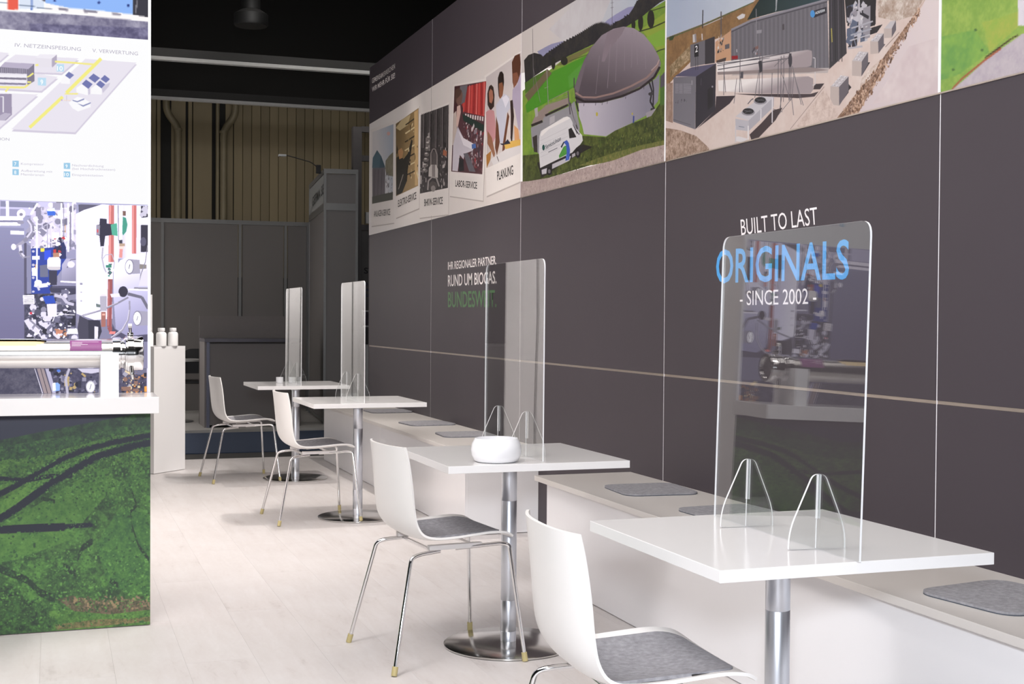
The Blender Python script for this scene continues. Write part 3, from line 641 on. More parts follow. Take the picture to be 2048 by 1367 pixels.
["P","d3cfd3",[421,195,422,193,424,192,427,192,430,193,433,194,435,196,436,198,435,199,433,200,430,200,427,200,424,198,422,197]],
["P","a19ba0",[422,193,422,192,423,192,425,192,427,192,428,193,430,194,430,195,430,195,428,196,427,196,425,196,423,195,422,194]],
["P","d3cfd3",[429,209,430,208,432,207,435,206,439,207,442,208,444,210,445,212,444,214,442,215,439,215,435,214,432,213,430,211]],
["P","a19ba0",[430,207,431,207,432,206,434,206,435,206,437,207,438,208,439,209,438,210,437,210,435,210,434,210,432,209,431,208]],
["P","d3cfd3",[406,202,407,200,409,199,412,199,415,200,418,201,420,203,421,205,420,206,418,207,415,207,412,207,409,205,407,204]],
["P","a19ba0",[407,200,407,199,408,199,410,199,412,199,414,200,415,201,415,202,415,202,414,203,412,203,410,202,408,202,407,201]],
["P","b8aaa4",[378,240,331,231,327,188,375,194]],
["P","655f65",[331,230,299,252,297,208,327,188]],
["P","bcb6b9",[376,239,337,258,299,251,331,229]],
["P","d3cfd3",[354,240,355,239,357,238,360,238,363,238,366,240,368,241,369,243,368,245,366,246,363,246,360,245,357,244,355,242]],
["P","a19ba0",[355,238,355,238,356,237,358,237,360,238,361,238,363,239,363,240,363,241,362,241,360,241,358,241,356,240,355,239]],
["P","d3cfd3",[338,243,339,241,341,240,344,240,347,241,350,242,352,244,353,246,352,247,350,248,347,248,344,248,341,246,339,245]],
["P","a19ba0",[339,241,339,240,340,240,342,240,344,240,345,241,346,242,347,243,346,243,345,244,344,244,342,244,340,243,339,242]],
["P","d3cfd3",[328,249,329,248,331,247,334,247,337,248,340,249,342,251,343,252,342,254,340,255,337,255,334,254,331,253,329,251]],
["P","a19ba0",[329,248,330,247,331,247,332,246,334,247,336,248,337,248,337,249,337,250,336,251,334,251,332,250,331,250,330,249]],
["P","d3cfd3",[314,245,315,243,317,242,319,242,323,243,326,244,328,246,328,248,328,249,326,250,323,250,320,250,317,248,315,246]],
["P","a19ba0",[315,243,315,242,316,242,318,242,320,242,321,243,322,244,323,245,322,245,321,246,320,246,318,245,316,245,315,244]],
["P","b8aaa4",[298,268,253,258,253,227,297,234]],
["P","655f65",[253,259,231,281,229,248,253,228]],
["P","bcb6b9",[296,267,262,284,231,281,253,258]],
["N","b3988a","6f523f",0.018,[579,0,500,44,441,82,384,114,311,161,203,232,108,293,58,327,129,275,203,202,311,118,440,0]],
["N","dccfc8","b8a295",0.03,[425,118,384,140,311,166,359,117,441,77]],
["P","8e7c75",[287,201,210,236,212,238,290,203]],
["G","cdbfc1","d6c8c8",[357,39,21,256],[444,-2,311,118,203,206,86,299,37,358,-81,330,-89,-57,199,-14]],
["N","cab9bb","d9cccb",0.25,[357,20,157,179,-9,178,-13,-14]],
["C",72,500,0.003,0.011,["c9aa94","7a5a46","9a7a64","b99a84","5f4638"],[574,2,311,161,279,122,440,1]],
["C",73,240,0.003,0.01,["c9aa94","7a5a46","9a7a64","5f4638"],[311,161,108,293,93,280,279,122]],
["C",74,420,0.003,0.012,["d9c3b4","7a5f50","a88a78","5f4a3e"],[1950,137,1719,82,1586,13,1911,-6]],
["P","85746f",[895,2,792,57,795,58,898,3]],
["P","85746f",[792,57,662,127,664,129,795,58]],
["N","d8c6bd","bda89f",0.03,[852,10,663,118,625,81,588,35,570,7,802,-13]],
["N","c3ab9c","7b6353",0.02,[2001,157,1829,121,1679,76,1561,10,1547,-28,1997,-61]],
["N","a88f82","8a7062",0.03,[2005,361,1918,353,1915,167,2002,192]]],
"field":[
["N","7fa24a","9ab457",0.06,[3484,1099,1122,379,1108,-282,3462,3]],
["N","6a9a4e","86ad50",0.12,[2001,179,1824,166,1756,85,1891,42,1998,37]],
["N","a8b052","8fae4c",0.05,[1791,182,1630,180,1630,137,1756,85]],
["P","b9aeb5",[2033,-51,1925,0,1849,30,1756,70,1660,98,1614,112,1117,134,1110,-187]],
["N","b3a8b2","c2b8bd",0.03,[1925,-5,1755,63,1614,106,1116,115,1110,-187,1889,-50]],
["P","a2563f",[1926,-1,1877,25,1882,29,1931,3]],
["P","a2563f",[1878,24,1773,62,1777,67,1882,29]],
["P","a2563f",[1773,62,1702,84,1706,89,1777,67]],
["P","3c2a22",[1774,70,1715,87,1718,91,1777,73]],
["P","3c2a22",[1715,87,1659,105,1662,108,1718,91]],
["P","3c2a22",[1659,105,1631,110,1633,113,1661,108]],
["P","d9d3da",[1638,537,1122,379,1115,33,1633,139]],
["P","4a6a3a",[1813,164,1814,162,1816,161,1819,161,1822,162,1825,163,1827,165,1828,167,1828,168,1825,169,1822,169,1819,168,1816,167,1814,165]],
["P","4a6a3a",[1782,96,1782,94,1785,94,1787,93,1791,94,1794,95,1796,97,1797,99,1796,100,1794,101,1791,101,1788,100,1785,99,1783,98]],
["P","4a6a3a",[1917,59,1917,58,1919,57,1923,57,1926,57,1929,59,1931,60,1932,62,1931,64,1929,65,1926,65,1923,64,1920,63,1917,61]]],
"board":[
["G","efe9e6","ded4cf",[3882,540,-21,490],[4555,2477,-370,1435,-406,-394,4503,-198]],
["P","b3a8a4",[4001,940,3132,896,3125,43,3945,67]],
["P","ebe3df",[4001,949,3132,904,3125,51,3945,76]],
["P","b3a8a4",[3122,889,2331,907,2328,104,3058,78]],
["P","ebe3df",[3132,898,2339,916,2336,113,3068,87]],
["P","b3a8a4",[2329,840,1526,806,1528,-1,2318,28]],
["P","ebe3df",[2338,849,1533,815,1536,7,2326,36]],
["P","b3a8a4",[1425,915,647,829,721,31,1502,130]],
["P","ebe3df",[1436,924,656,838,731,39,1513,138]],
["P","b3a8a4",[704,854,-69,885,-128,95,652,54]],
["P","ebe3df",[716,864,-59,894,-117,103,664,63]],
["G","a9b2c0","d9d5d6",[3264,886,3723,699],[3934,914,3165,881,3177,249,3932,274]],
["P","4f6a78",[3939,596,3913,683,3750,733,3590,659,3458,558,3458,539]],
["P","3f5866",[3616,668,3458,558,3458,539,3667,561]],
["P","6a646a",[3927,593,3448,547,3454,312,3922,314]],
["P","504a50",[3839,573,3867,335,3845,333,3817,571]],
["P","504a50",[3704,559,3732,324,3710,322,3683,557]],
["P","504a50",[3572,545,3599,312,3578,310,3551,543]],
["N","6f6a55","8b8575",0.05,[3448,544,3434,604,3308,633,3171,647,3171,443,3406,479]],
["C",11,40,0.01,0.04,["d9d5d6","8d888c","55504f"],[3432,494,3206,465,3203,291,3428,310]],
["P","4a4b42",[3934,338,3454,324,3174,312,3177,249,3932,274]],
["P","d6a8a0",[3277,816,3283,809,3299,806,3323,805,3350,809,3374,815,3391,823,3398,832,3392,838,3375,842,3351,842,3324,839,3300,832,3283,824]],
["G","7a6543","a58a62",[3020,806,2426,392],[3088,872,2368,897,2369,291,3067,269]],
["P","c9b48a",[3092,839,2881,881,2610,882,2697,809,2949,797]],
["P","3f3526",[2753,813,2390,830,2412,841,2777,824]],
["P","d9c79d",[2761,744,2389,761,2411,772,2784,756]],
["P","3f3526",[2769,676,2388,691,2409,703,2792,688]],
["P","d9c79d",[2777,608,2387,622,2407,633,2799,619]],
["P","3f3526",[2786,539,2386,553,2405,564,2806,551]],
["P","d9c79d",[2794,471,2385,483,2403,494,2814,482]],
["P","3f3526",[2802,402,2384,414,2402,425,2821,413]],
["P","caa978",[2500,884,2385,889,2374,297,2467,300]],
["P","2c2822",[3063,587,2922,594,2828,549,2693,579,2584,680,2540,663,2612,547,2690,453,2711,363,2869,279,3057,276]],
["P","b98a5f",[3007,639,2895,649,2839,614,2865,564,2968,564]],
["P","33281f",[3041,691,3007,645,3026,618,3064,622]],
["P","9a938a",[2846,429,2998,321,2975,317,2824,425]],
["C",21,24,0.01,0.05,["e0cfa6","3f3526","8d7650"],[2698,855,2393,879,2382,320,2644,368]],
["N","332f30","4f494a",0.05,[2300,832,1544,798,1554,200,2317,225]],
["P","6a6464",[2275,840,2282,576,2266,574,2259,837]],
["P","8d8584",[2230,837,2237,570,2220,568,2213,834]],
["P","3a3536",[2185,834,2192,565,2175,563,2168,831]],
["P","55504f",[2140,831,2147,560,2130,558,2124,829]],
["P","6a6464",[2096,828,2102,554,2086,552,2079,826]],
["P","8d8584",[2052,825,2058,549,2042,547,2036,823]],
["P","3a3536",[2008,822,2014,544,1998,542,1992,820]],
["P","55504f",[1965,820,1971,539,1955,537,1949,817]],
["P","6a6464",[1922,817,1928,533,1912,531,1906,814]],
["P","8d8584",[1879,814,1885,528,1870,526,1864,812]],
["P","3a3536",[1837,811,1843,523,1828,521,1822,809]],
["P","55504f",[1795,809,1801,518,1786,516,1780,806]],
["P","6a6464",[1754,806,1759,513,1744,511,1739,804]],
["P","8d8584",[1712,803,1718,508,1703,506,1698,801]],
["P","3a3536",[1672,801,1677,503,1662,501,1657,798]],
["P","55504f",[1631,798,1636,498,1622,497,1616,796]],
["P","6a6464",[1591,795,1596,494,1581,492,1576,793]],
["P","a39b98",[2100,663,2040,666,2038,525,2090,531]],
["P","7f7775",[2160,638,2108,642,2106,533,2154,533]],
["P","77706e",[2095,380,2103,374,2128,371,2164,372,2204,376,2240,383,2266,391,2275,398,2266,404,2241,407,2204,406,2164,402,2128,395,2104,387]],
["P","c9c1be",[2160,395,2164,393,2175,392,2191,392,2210,394,2226,397,2238,400,2242,404,2238,406,2226,407,2210,407,2192,405,2175,402,2164,398]],
["P","77706e",[2082,420,2090,414,2112,411,2146,412,2183,416,2217,422,2240,430,2249,438,2240,443,2217,446,2183,445,2146,441,2113,435,2090,427]],
["P","c9c1be",[2140,435,2144,432,2155,431,2172,432,2190,434,2206,437,2218,440,2222,443,2218,446,2207,447,2190,446,2172,444,2156,441,2144,438]],
["P","77706e",[2068,459,2076,454,2097,451,2127,451,2162,455,2193,461,2215,469,2223,477,2215,482,2193,485,2162,485,2128,481,2097,474,2076,467]],
["P","c9c1be",[2121,474,2125,471,2136,470,2152,471,2170,473,2187,476,2198,480,2202,483,2198,485,2187,486,2171,486,2152,484,2136,481,2125,477]],
["P","77706e",[2055,499,2062,493,2081,490,2109,490,2141,494,2170,500,2190,508,2197,515,2190,521,2170,524,2142,524,2110,520,2082,514,2062,506]],
["P","c9c1be",[2101,513,2105,511,2116,510,2133,510,2151,512,2167,515,2178,519,2183,522,2179,525,2167,526,2151,525,2133,523,2117,520,2105,516]],
["P","77706e",[2042,538,2048,533,2066,529,2091,530,2120,533,2146,539,2164,546,2171,554,2165,560,2147,563,2121,563,2092,559,2066,553,2048,546]],
["P","c9c1be",[2082,552,2086,550,2097,549,2113,549,2131,551,2148,555,2159,558,2163,562,2159,564,2148,565,2132,564,2114,562,2097,559,2086,555]],
["P","77706e",[2029,578,2034,572,2050,569,2074,569,2099,572,2123,578,2139,585,2145,592,2140,598,2123,601,2100,601,2074,598,2051,592,2035,585]],
["P","c9c1be",[2063,591,2067,588,2078,587,2094,588,2112,590,2128,594,2139,597,2143,601,2139,603,2128,604,2112,603,2094,601,2078,598,2067,594]],
["P","77706e",[2016,617,2021,611,2035,608,2056,607,2079,610,2100,616,2114,623,2120,630,2115,636,2100,640,2079,640,2056,637,2035,631,2021,624]],
["P","c9c1be",[2044,629,2048,627,2059,626,2075,627,2093,629,2109,633,2120,636,2124,640,2120,642,2109,643,2093,642,2075,640,2059,636,2048,633]],
["P","8f8784",[1990,401,1992,498,2027,502,2025,405]],
["P","8f8784",[1993,496,1943,525,1975,532,2026,504]],
["P","8f8784",[1959,524,1893,516,1893,525,1959,533]],
["P","8f8784",[1909,521,1858,471,1825,470,1876,520]],
["P","8f8784",[1859,472,1857,387,1823,383,1825,468]],
["P","5c5555",[1984,400,1978,496,1931,515,1869,473,1859,387]],
["P","c6beba",[2074,334,2063,398,2008,416,1860,400,1813,361,1812,298]],
["P","8d8584",[1976,410,1890,403,1889,310,1974,319]],
["P","a39b99",[2072,231,2053,299,2093,304,2112,235]],
["P","a39b99",[2059,296,1961,314,1988,324,2087,307]],
["P","a39b99",[1978,314,1861,297,1855,307,1971,324]],
["P","a39b99",[1876,302,1798,231,1762,231,1840,302]],
["P","5a5351",[1826,241,1837,227,1869,218,1915,216,1967,220,2015,231,2048,246,2060,263,2049,276,2016,285,1969,288,1916,282,1870,271,1838,257]],
["P","938b88",[1879,224,1885,215,1902,208,1927,206,1955,208,1980,215,1998,225,2004,236,1998,246,1981,252,1956,254,1928,252,1903,245,1886,235]],
["C",31,60,0.01,0.04,["8d8584","b9b1ae","4a4444","2b2828"],[1805,540,1564,521,1572,212,1780,221]],
["P","a8664a",[1673,492,1581,466,1591,431,1691,453]],
["C",32,30,0.01,0.03,["c9c1be","6a6464","2b2828"],[2301,468,2096,445,2132,231,2305,235]],
["P","5a3b40",[1401,906,679,822,752,217,1470,310]],
["P","b23c3a",[1188,861,679,822,717,595,1151,687,1253,772]],
["P","d4554e",[1166,867,1196,694,1173,690,1143,863]],
["P","8f2b2c",[1110,862,1136,682,1113,678,1086,858]],
["P","e07a72",[1054,857,1076,670,1053,667,1031,853]],
["P","d4554e",[999,851,1017,659,995,655,976,847]],
["P","8f2b2c",[944,846,959,648,937,644,922,842]],
["P","e07a72",[890,841,902,636,880,633,868,837]],
["P","d4554e",[837,836,845,625,824,622,815,832]],
["P","8f2b2c",[784,831,789,614,768,611,763,827]],
["P","e07a72",[732,826,734,604,713,600,711,822]],
["P","6f6a70",[1272,885,1088,866,1152,756,1270,754]],
["P","4b2c30",[1401,906,1273,890,1252,712,1407,724]],
["P","d8cfcd",[1144,676,1111,669,1117,641,1150,648]],
["P","d8cfcd",[1088,665,1055,658,1061,630,1094,637]],
["P","d8cfcd",[1032,654,999,647,1005,619,1038,627]],
["P","d8cfcd",[977,643,945,637,951,608,983,616]],
["P","d8cfcd",[922,632,891,626,897,598,928,605]],
["P","d8cfcd",[869,622,837,616,843,588,874,595]],
["P","d8cfcd",[816,611,785,605,790,577,821,585]],
["P","d8cfcd",[763,601,732,595,738,567,769,574]],
["P","2c3a34",[1218,687,719,539,733,492,1183,632]],
["C",41,150,0.01,0.035,["c9bfc0","7a5a60","4a3c44","8d7f88","a03a40"],[1183,632,734,503,759,232,1144,360]],
["P","c9b9b0",[1449,496,1418,716,1355,727,1316,480]],
["P","7a5a50",[1358,858,1272,864,1204,824,1219,767,1304,749,1356,787]],
["P","5a4238",[1393,874,1307,880,1221,846,1254,822,1357,808,1384,771]],
["P","d9b8ae",[1338,755,1260,753,1245,701,1318,601,1353,626]],
["P","cdc6d0",[1445,312,1428,494,1318,611,1181,513,951,445,966,398,1145,400,1178,364,1263,404,1312,294]],
["P","e6e0e6",[1301,578,1181,513,951,445,959,403,1180,463]],
["P","4f6fae",[989,445,903,439,887,408,982,412]],
["P","6b676f",[1179,404,1079,397,899,248,1044,266]],
["P","2a282c",[1280,385,1178,364,1160,283,1285,291]],
["G","c9bfbf","d6cbc8",[530,753,241,349],[683,848,-26,883,-74,272,659,248]],
["P","3b2c26",[654,736,619,777,575,781,530,758,506,703,513,631,586,614,646,660]],
["P","a8705a",[624,741,589,758,545,737,529,689,563,657,611,673]],
["P","c78f93",[681,619,601,625,513,603,482,525,472,432,552,387,642,435,673,495]],
["P","9a6a50",[643,491,553,433,487,324,507,298,566,351,647,408]],
["P","2a201c",[439,802,403,833,361,830,327,806,317,755,336,695,371,655,420,681,438,748]],
["P","8b5a42",[421,763,354,761,325,720,344,678,371,650,408,670]],
["P","c6c6d4",[476,634,399,659,316,682,219,649,191,574,272,550,284,444,338,370,408,387,439,501,463,559]],
["P","dfdce6",[357,662,274,667,214,631,287,588]],
["P","6e4431",[469,560,425,499,394,386,449,310,488,360]],
["P","6e4431",[245,555,212,523,269,406,308,294,350,281,337,361]],
["P","5a3627",[170,854,117,884,25,880,6,816,15,748,61,712,126,688,154,727]],
["P","8a5843",[155,781,75,776,35,734,87,699,134,689]],
["P","b4a7bd",[153,683,74,696,-3,771,-46,763,-58,545,6,537,8,407,42,421,110,553,164,587]],
["P","cfc6d8",[10,755,-46,763,-58,537,1,545]],
["P","6e4030",[-7,544,-53,542,-66,294,-20,287]],
["P","3a2a28",[197,619,152,617,123,511,135,459,159,339,187,387,184,520]],
["P","d9a070",[122,458,42,421,15,339,106,332]],
["P","e0b45c",[310,366,147,364,2,354,1,319,281,327]],
["P","dcd6d6",[580,297,281,327,-70,311,-74,272,520,252]],
["P","b07a3c",[670,335,566,351,580,297,659,248]],
["P","4a3c3c",[455,301,417,265,406,265,444,301]],
["P","2a2c3c",[394,377,310,366,241,385,187,351,351,362]],
["P","a59c99",[2016,1254,2007,801,2000,800,2008,1252]],
["P","a59c99",[1992,30,1991,-29,1983,-30,1985,30]],
["T","ANLAGEN-SERVICE","171415",[3863.8,153.4,3263.7,126.8,3864.9,208.0],1],
["T","ELEKTRO-SERVICE","171415",[2997.9,172.6,2422.5,193.1,2999.1,230.5],1],
["T","BHKW-SERVICE","171415",[2186.9,117.6,1683.7,93.9,2188.0,172.5],1],
["T","LABOR-SERVICE","171415",[1365.7,193.0,862.2,130.2,1366.6,240.6],1],
["T","PLANUNG","171415",[437.7,145.8,129.1,154.0,444.6,206.9],1]],
"top":[
["G","f2eef4","ffffff",[1299,2774,1299,2547],[546,3769,1963,4022,1966,2310,540,2208]],
["N","6f6b86","a8a4b8",0.05,[541,2435,1299,2448,1570,2456,1870,2451,1870,2369,1570,2372,1299,2376,540,2376]],
["N","575372","8d89a8",0.03,[1406,2408,1868,2427,1868,2374,1570,2375,1406,2376]],
["P","8fb6f5",[1460,2504,1461,3192,1796,3236,1796,2475,1681,2480,1471,2482]],
["P","2a3a78",[1670,2512,1670,2510,1668,2508,1666,2506,1664,2506,1662,2507,1661,2509,1660,2511,1661,2513,1662,2515,1664,2516,1666,2517,1668,2516,1670,2514]],
["P","2a3a78",[1783,2510,1782,2507,1781,2505,1779,2504,1776,2504,1774,2505,1773,2507,1772,2509,1773,2511,1774,2513,1776,2514,1779,2515,1781,2514,1782,2512]],
["P","2a3a78",[1503,2506,1503,2504,1501,2502,1500,2501,1498,2501,1496,2501,1495,2503,1494,2505,1495,2507,1496,2509,1498,2510,1500,2510,1501,2509,1503,2508]],
["P","fbf6f6",[1466,2493,1570,2479,1796,2477,1867,2469,1868,2451,1460,2461]],
["P","8d8898",[1512,2479,1551,2477,1548,2468,1515,2469]],
["P","8d8898",[1606,2480,1661,2477,1659,2469,1609,2468]],
["P","8d8898",[1714,2477,1751,2474,1748,2467,1717,2468]],
["P","3b3a44",[1796,2533,1796,3236,1855,3243,1856,2469,1796,2475]],
["P","c9c6cc",[1809,2534,1806,2481,1809,2481,1812,2535]],
["P","e8604e",[1325,3004,1364,3009,1364,2458,1326,2455]],
["P","d9e2f2",[1366,2507,1460,2504,1460,2470,1366,2461]],
["P","4a6ab8",[1412,2506,1410,2461,1416,2461,1417,2506]],
["P","30405a",[1366,2475,1488,2471,1488,2473,1366,2477]],
["P","4a4a58",[1450,3019,1463,3021,1463,2499,1452,2501]],
["P","3a4a6a",[541,2478,1326,2480,1326,2482,541,2480]],
["P","b9b6c2",[837,3110,1142,3150,1141,2454,835,2450]]],
"diagram":[
["P","fdfdfe",[-146,2704,2141,2958,2145,1151,-155,1152]],
["P","d6cfe0",[1355,2274,1591,2275,1527,2213,1422,2210,1422,2243,1316,2241]],
["P","ebe6f1",[1354,2281,1589,2283,1526,2220,1421,2217,1421,2250,1315,2249]],
["P","d6cfe0",[1168,2194,1422,2204,1512,2197,1451,2138,1168,2138]],
["P","ebe6f1",[1167,2201,1421,2212,1511,2205,1450,2146,1167,2145]],
["P","d6cfe0",[1064,2108,1300,2120,1438,2123,1297,1986,935,1983]],
["P","ebe6f1",[1063,2116,1299,2128,1437,2131,1296,1993,934,1991]],
["P","d6cfe0",[1142,2277,1274,2281,1332,2278,1300,2246,1142,2249]],
["P","ebe6f1",[1141,2284,1272,2288,1331,2285,1299,2253,1141,2256]],
["P","d6cfe0",[1616,2275,1812,2275,1577,1982,1340,1981,1524,2181]],
["P","ebe6f1",[1614,2283,1811,2282,1576,1990,1339,1989,1523,2188]],
["P","d6cfe0",[637,2240,1064,2266,910,2121,492,2100]],
["P","ebe6f1",[636,2247,1063,2273,909,2128,491,2107]],
["P","e9e4ee",[1427,2274,1488,2274,1488,2241,1428,2236]],
["P","b6aec2",[1488,2274,1507,2292,1507,2259,1489,2239]],
["P","f1edf6",[1427,2274,1444,2289,1507,2292,1488,2274]],
["P","f5eb8f",[1500,2261,1645,2260,1645,2267,1500,2268]],
["P","f7ee9a",[1428,2241,1439,2243,1438,2251,1427,2249]],
["P","f5ee88",[1670,2293,1538,2148,1547,2139,1679,2284]],
["P","f5ee88",[1525,2132,1402,2004,1410,1995,1533,2123]],
["P","f5eb8f",[1537,2137,1587,2140,1587,2146,1537,2142]],
["P","f5eb8f",[1167,2141,1387,2151,1387,2159,1167,2149]],
["P","f5eb8f",[1390,2152,1414,2175,1409,2181,1385,2158]],
["P","f5eb8f",[1326,2152,1315,2137,1320,2132,1331,2147]],
["P","bdb4cb",[1299,2230,1315,2249,1423,2250,1402,2228,1299,2225]],
["P","857f92",[1219,2222,1299,2229,1402,2228,1402,2209,1299,2206,1219,2205]],
["P","b3adbf",[1221,2221,1221,2199,1223,2199,1223,2221]],
["P","b3adbf",[1229,2221,1229,2199,1230,2199,1230,2221]],
["P","b3adbf",[1236,2222,1236,2200,1238,2200,1238,2222]],
["P","b3adbf",[1243,2222,1243,2200,1245,2200,1245,2222]],
["P","b3adbf",[1251,2223,1251,2201,1253,2201,1253,2223]],
["P","b3adbf",[1258,2223,1258,2201,1260,2201,1260,2223]],
["P","b3adbf",[1266,2224,1266,2202,1267,2202,1267,2224]],
["P","b3adbf",[1273,2224,1273,2202,1275,2203,1275,2224]],
["P","b3adbf",[1281,2225,1280,2203,1282,2203,1282,2225]],
["P","b3adbf",[1288,2225,1288,2203,1290,2204,1290,2225]],
["P","b3adbf",[1295,2226,1295,2204,1297,2204,1297,2226]],
["P","b3adbf",[1303,2226,1303,2204,1305,2205,1305,2226]],
["P","b3adbf",[1310,2227,1310,2205,1312,2205,1312,2227]],
["P","b3adbf",[1318,2227,1318,2205,1320,2206,1320,2228]],
["P","b3adbf",[1325,2228,1325,2206,1327,2206,1327,2228]],
["P","b3adbf",[1333,2228,1333,2206,1335,2207,1335,2229]],
["P","b3adbf",[1340,2229,1340,2207,1342,2207,1342,2229]],
["P","b3adbf",[1348,2229,1348,2207,1350,2208,1350,2230]],
["P","b3adbf",[1355,2230,1355,2208,1357,2208,1357,2230]],
["P","b3adbf",[1363,2231,1363,2208,1365,2209,1365,2231]],
["P","b3adbf",[1370,2231,1370,2209,1372,2209,1372,2231]],
["P","b3adbf",[1378,2232,1378,2210,1380,2210,1380,2232]],
["P","b3adbf",[1385,2232,1385,2210,1387,2210,1387,2232]],
["P","b3adbf",[1393,2233,1393,2211,1395,2211,1395,2233]],
["P","857f92",[1402,2228,1423,2250,1424,2182,1398,2166,1396,2208]],
["P","f4f1f8",[1219,2196,1396,2204,1395,2194,1219,2187]],
["P","857f92",[1219,2186,1395,2193,1395,2185,1219,2179]],
["P","f4f1f8",[1219,2178,1394,2184,1394,2174,1219,2168]],
["P","8d87a0",[1219,2166,1394,2172,1391,2165,1219,2158]],
["P","f5ee88",[1398,2194,1406,2198,1404,2203,1396,2199]],
["P","f5ee88",[1407,2198,1422,2211,1418,2216,1403,2203]],
["P","f5ee88",[1398,2174,1412,2175,1412,2181,1398,2180]],
["P","a197b0",[1193,2118,1340,2127,1341,2046,1318,2022,1193,2022]],
["P","bfb7cb",[1299,2042,1315,2052,1339,2050,1315,2023,1272,2024]],
["P","f0edf4",[1307,2114,1307,2054,1312,2054,1312,2114]],
["P","f0edf4",[1299,2112,1311,2113,1311,2116,1299,2115]],
["P","bfe0f4",[1437,2197,1467,2198,1467,2167,1437,2167]],
["T","9","ffffff",[1447.6,2171.9,1457.2,2172.0,1447.6,2191.8],1],
["P","bfe0f4",[1506,2255,1534,2256,1534,2227,1506,2226]],
["T","10","ffffff",[1509.6,2230.9,1530.3,2231.7,1509.6,2249.4],1],
["P","faf8fc",[1521,2191,1537,2212,1556,2199,1556,2180,1521,2179]],
["P","7a7fb4",[1538,2212,1552,2228,1572,2216,1556,2200]],
["P","fbfafc",[1580,2166,1601,2182,1624,2164,1624,2139,1581,2148]],
["P","7479b0",[1601,2183,1617,2201,1642,2185,1626,2165]],
["P","7479b0",[1626,2208,1645,2227,1670,2211,1651,2191]],
["P","fbfafc",[1635,2166,1655,2184,1677,2169,1677,2146,1635,2145]],
["P","7479b0",[1655,2185,1670,2201,1690,2187,1676,2170]],
["P","7479b0",[1672,2207,1688,2224,1708,2209,1693,2193]],
["P","cfc9dc",[1677,2169,1690,2186,1709,2195,1704,2180,1681,2152]],
["P","d2ccde",[1624,2163,1632,2169,1632,2146,1626,2140]],
["P","fbfafd",[1551,2106,1566,2116,1584,2109,1612,2124,1634,2111,1634,2093,1587,2073,1566,2084]],
["P","8f93bc",[1566,2118,1584,2114,1610,2127,1610,2121,1584,2109,1566,2114]],
["P","8f93bc",[1583,2105,1606,2099,1635,2113,1635,2108,1606,2093]],
["P","fbfafd",[1566,2118,1584,2131,1610,2127,1584,2114]],
["P","fbfafd",[1583,2105,1606,2115,1635,2113,1606,2100]],
["P","a29ab8",[1544,2134,1544,2111,1545,2111,1545,2135]],
["P","f4d9c8",[1532,2112,1559,2114,1559,2116,1532,2115]],
["P","c9b7d4",[1529,2115,1529,2113,1528,2112,1526,2111,1525,2111,1523,2112,1522,2113,1522,2114,1522,2116,1523,2117,1525,2118,1526,2118,1528,2117,1529,2116]],
["P","9fcdea",[1343,1867,1366,1868,1366,1844,1343,1844]],
["T","7","ffffff",[1350.7,1848.8,1358.1,1848.5,1350.7,1862.5],1],
["P","9fcdea",[1343,1835,1366,1835,1366,1812,1343,1812]],
["T","8","ffffff",[1350.6,1816.1,1358.0,1815.8,1350.6,1829.9],1],
["P","9fcdea",[1533,1867,1557,1868,1557,1844,1533,1844]],
["T","9","ffffff",[1541.0,1848.6,1548.6,1848.3,1541.0,1862.5],1],
["P","9fcdea",[1533,1834,1557,1834,1557,1811,1533,1811]],
["T","10","ffffff",[1536.3,1815.3,1553.3,1815.4,1536.3,1829.2],1],
["T","Kompressor","c3bed0",[1375.1,1852.7,1460.4,1854.3,1375.1,1861.9],0],
["T","Aufbereitung mit","c3bed0",[1375.1,1825.7,1491.8,1826.7,1375.1,1834.9],0],
["T","Membranen","c3bed0",[1375.1,1811.4,1460.4,1812.1,1375.1,1820.6],0],
["T","Nachverdichtung","c3bed0",[1566.0,1855.5,1685.7,1857.3,1566.0,1864.8],0],
["T","(bei Hochdrucknetzen)","c3bed0",[1566.0,1841.8,1729.9,1844.9,1566.0,1851.1],0],
["T","Einspeisestation","c3bed0",[1566.0,1817.7,1682.9,1819.1,1566.0,1827.0],0],
["T","IV. NETZEINSPEISUNG","b3aec0",[1352.5,2313.3,1598.6,2314.3,1353.6,2328.3],0],
["T","V. VERWERTUNG","b3aec0",[1641.9,2312.9,1817.4,2312.8,1642.5,2328.0],0],
["T","PRODUKTION","b3aec0",[1203.4,1944.2,1332.9,1945.1,1203.4,1955.5],0]],
"machine":[
["G","a3a2c0","8682a0",[1298,1598,1298,1198],[367,1696,1900,1753,1901,737,363,778]],
["P","c9c6dc",[367,1679,1323,1712,1580,1710,1580,1633,1423,1655,367,1634]],
["P","8a8aa8",[1299,1709,1440,1708,1424,1686,1299,1686]],
["P","9d9cba",[1299,1678,1382,1678,1382,1654,1298,1651]],
["G","8f8eb0","6f6b90",[1340,1599,1340,1198],[1054,1608,1386,1605,1388,1167,1054,1167]],
["P","54516a",[1386,1547,1395,1547,1397,1163,1386,1163]],
["P","8d8baa",[1396,1543,1411,1534,1412,1333,1397,1333]],
["P","f0ecf4",[1319,1709,1330,1710,1332,1634,1320,1634]],
["P","f3eff6",[367,1625,1382,1651,1382,1635,367,1607]],
["P","f3eff6",[366,1598,1373,1627,1373,1614,366,1587]],
["P","8b88a4",[367,1607,1373,1635,1373,1628,366,1600]],
["P","f8f5fa",[1336,1594,1386,1593,1386,1579,1336,1579]],
["N","c6c0d4","e6e1ee",0.04,[1411,1681,1580,1710,1581,1525,1411,1525]],
["C",51,110,0.006,0.03,["f2eef6","a9a4ba","77738c","d8d3e2","8c88a2","f8f5fa"],[1398,1694,1580,1710,1581,1525,1407,1525]],
["P","f2eef5",[1430,1651,1430,1387,1436,1387,1436,1651]],
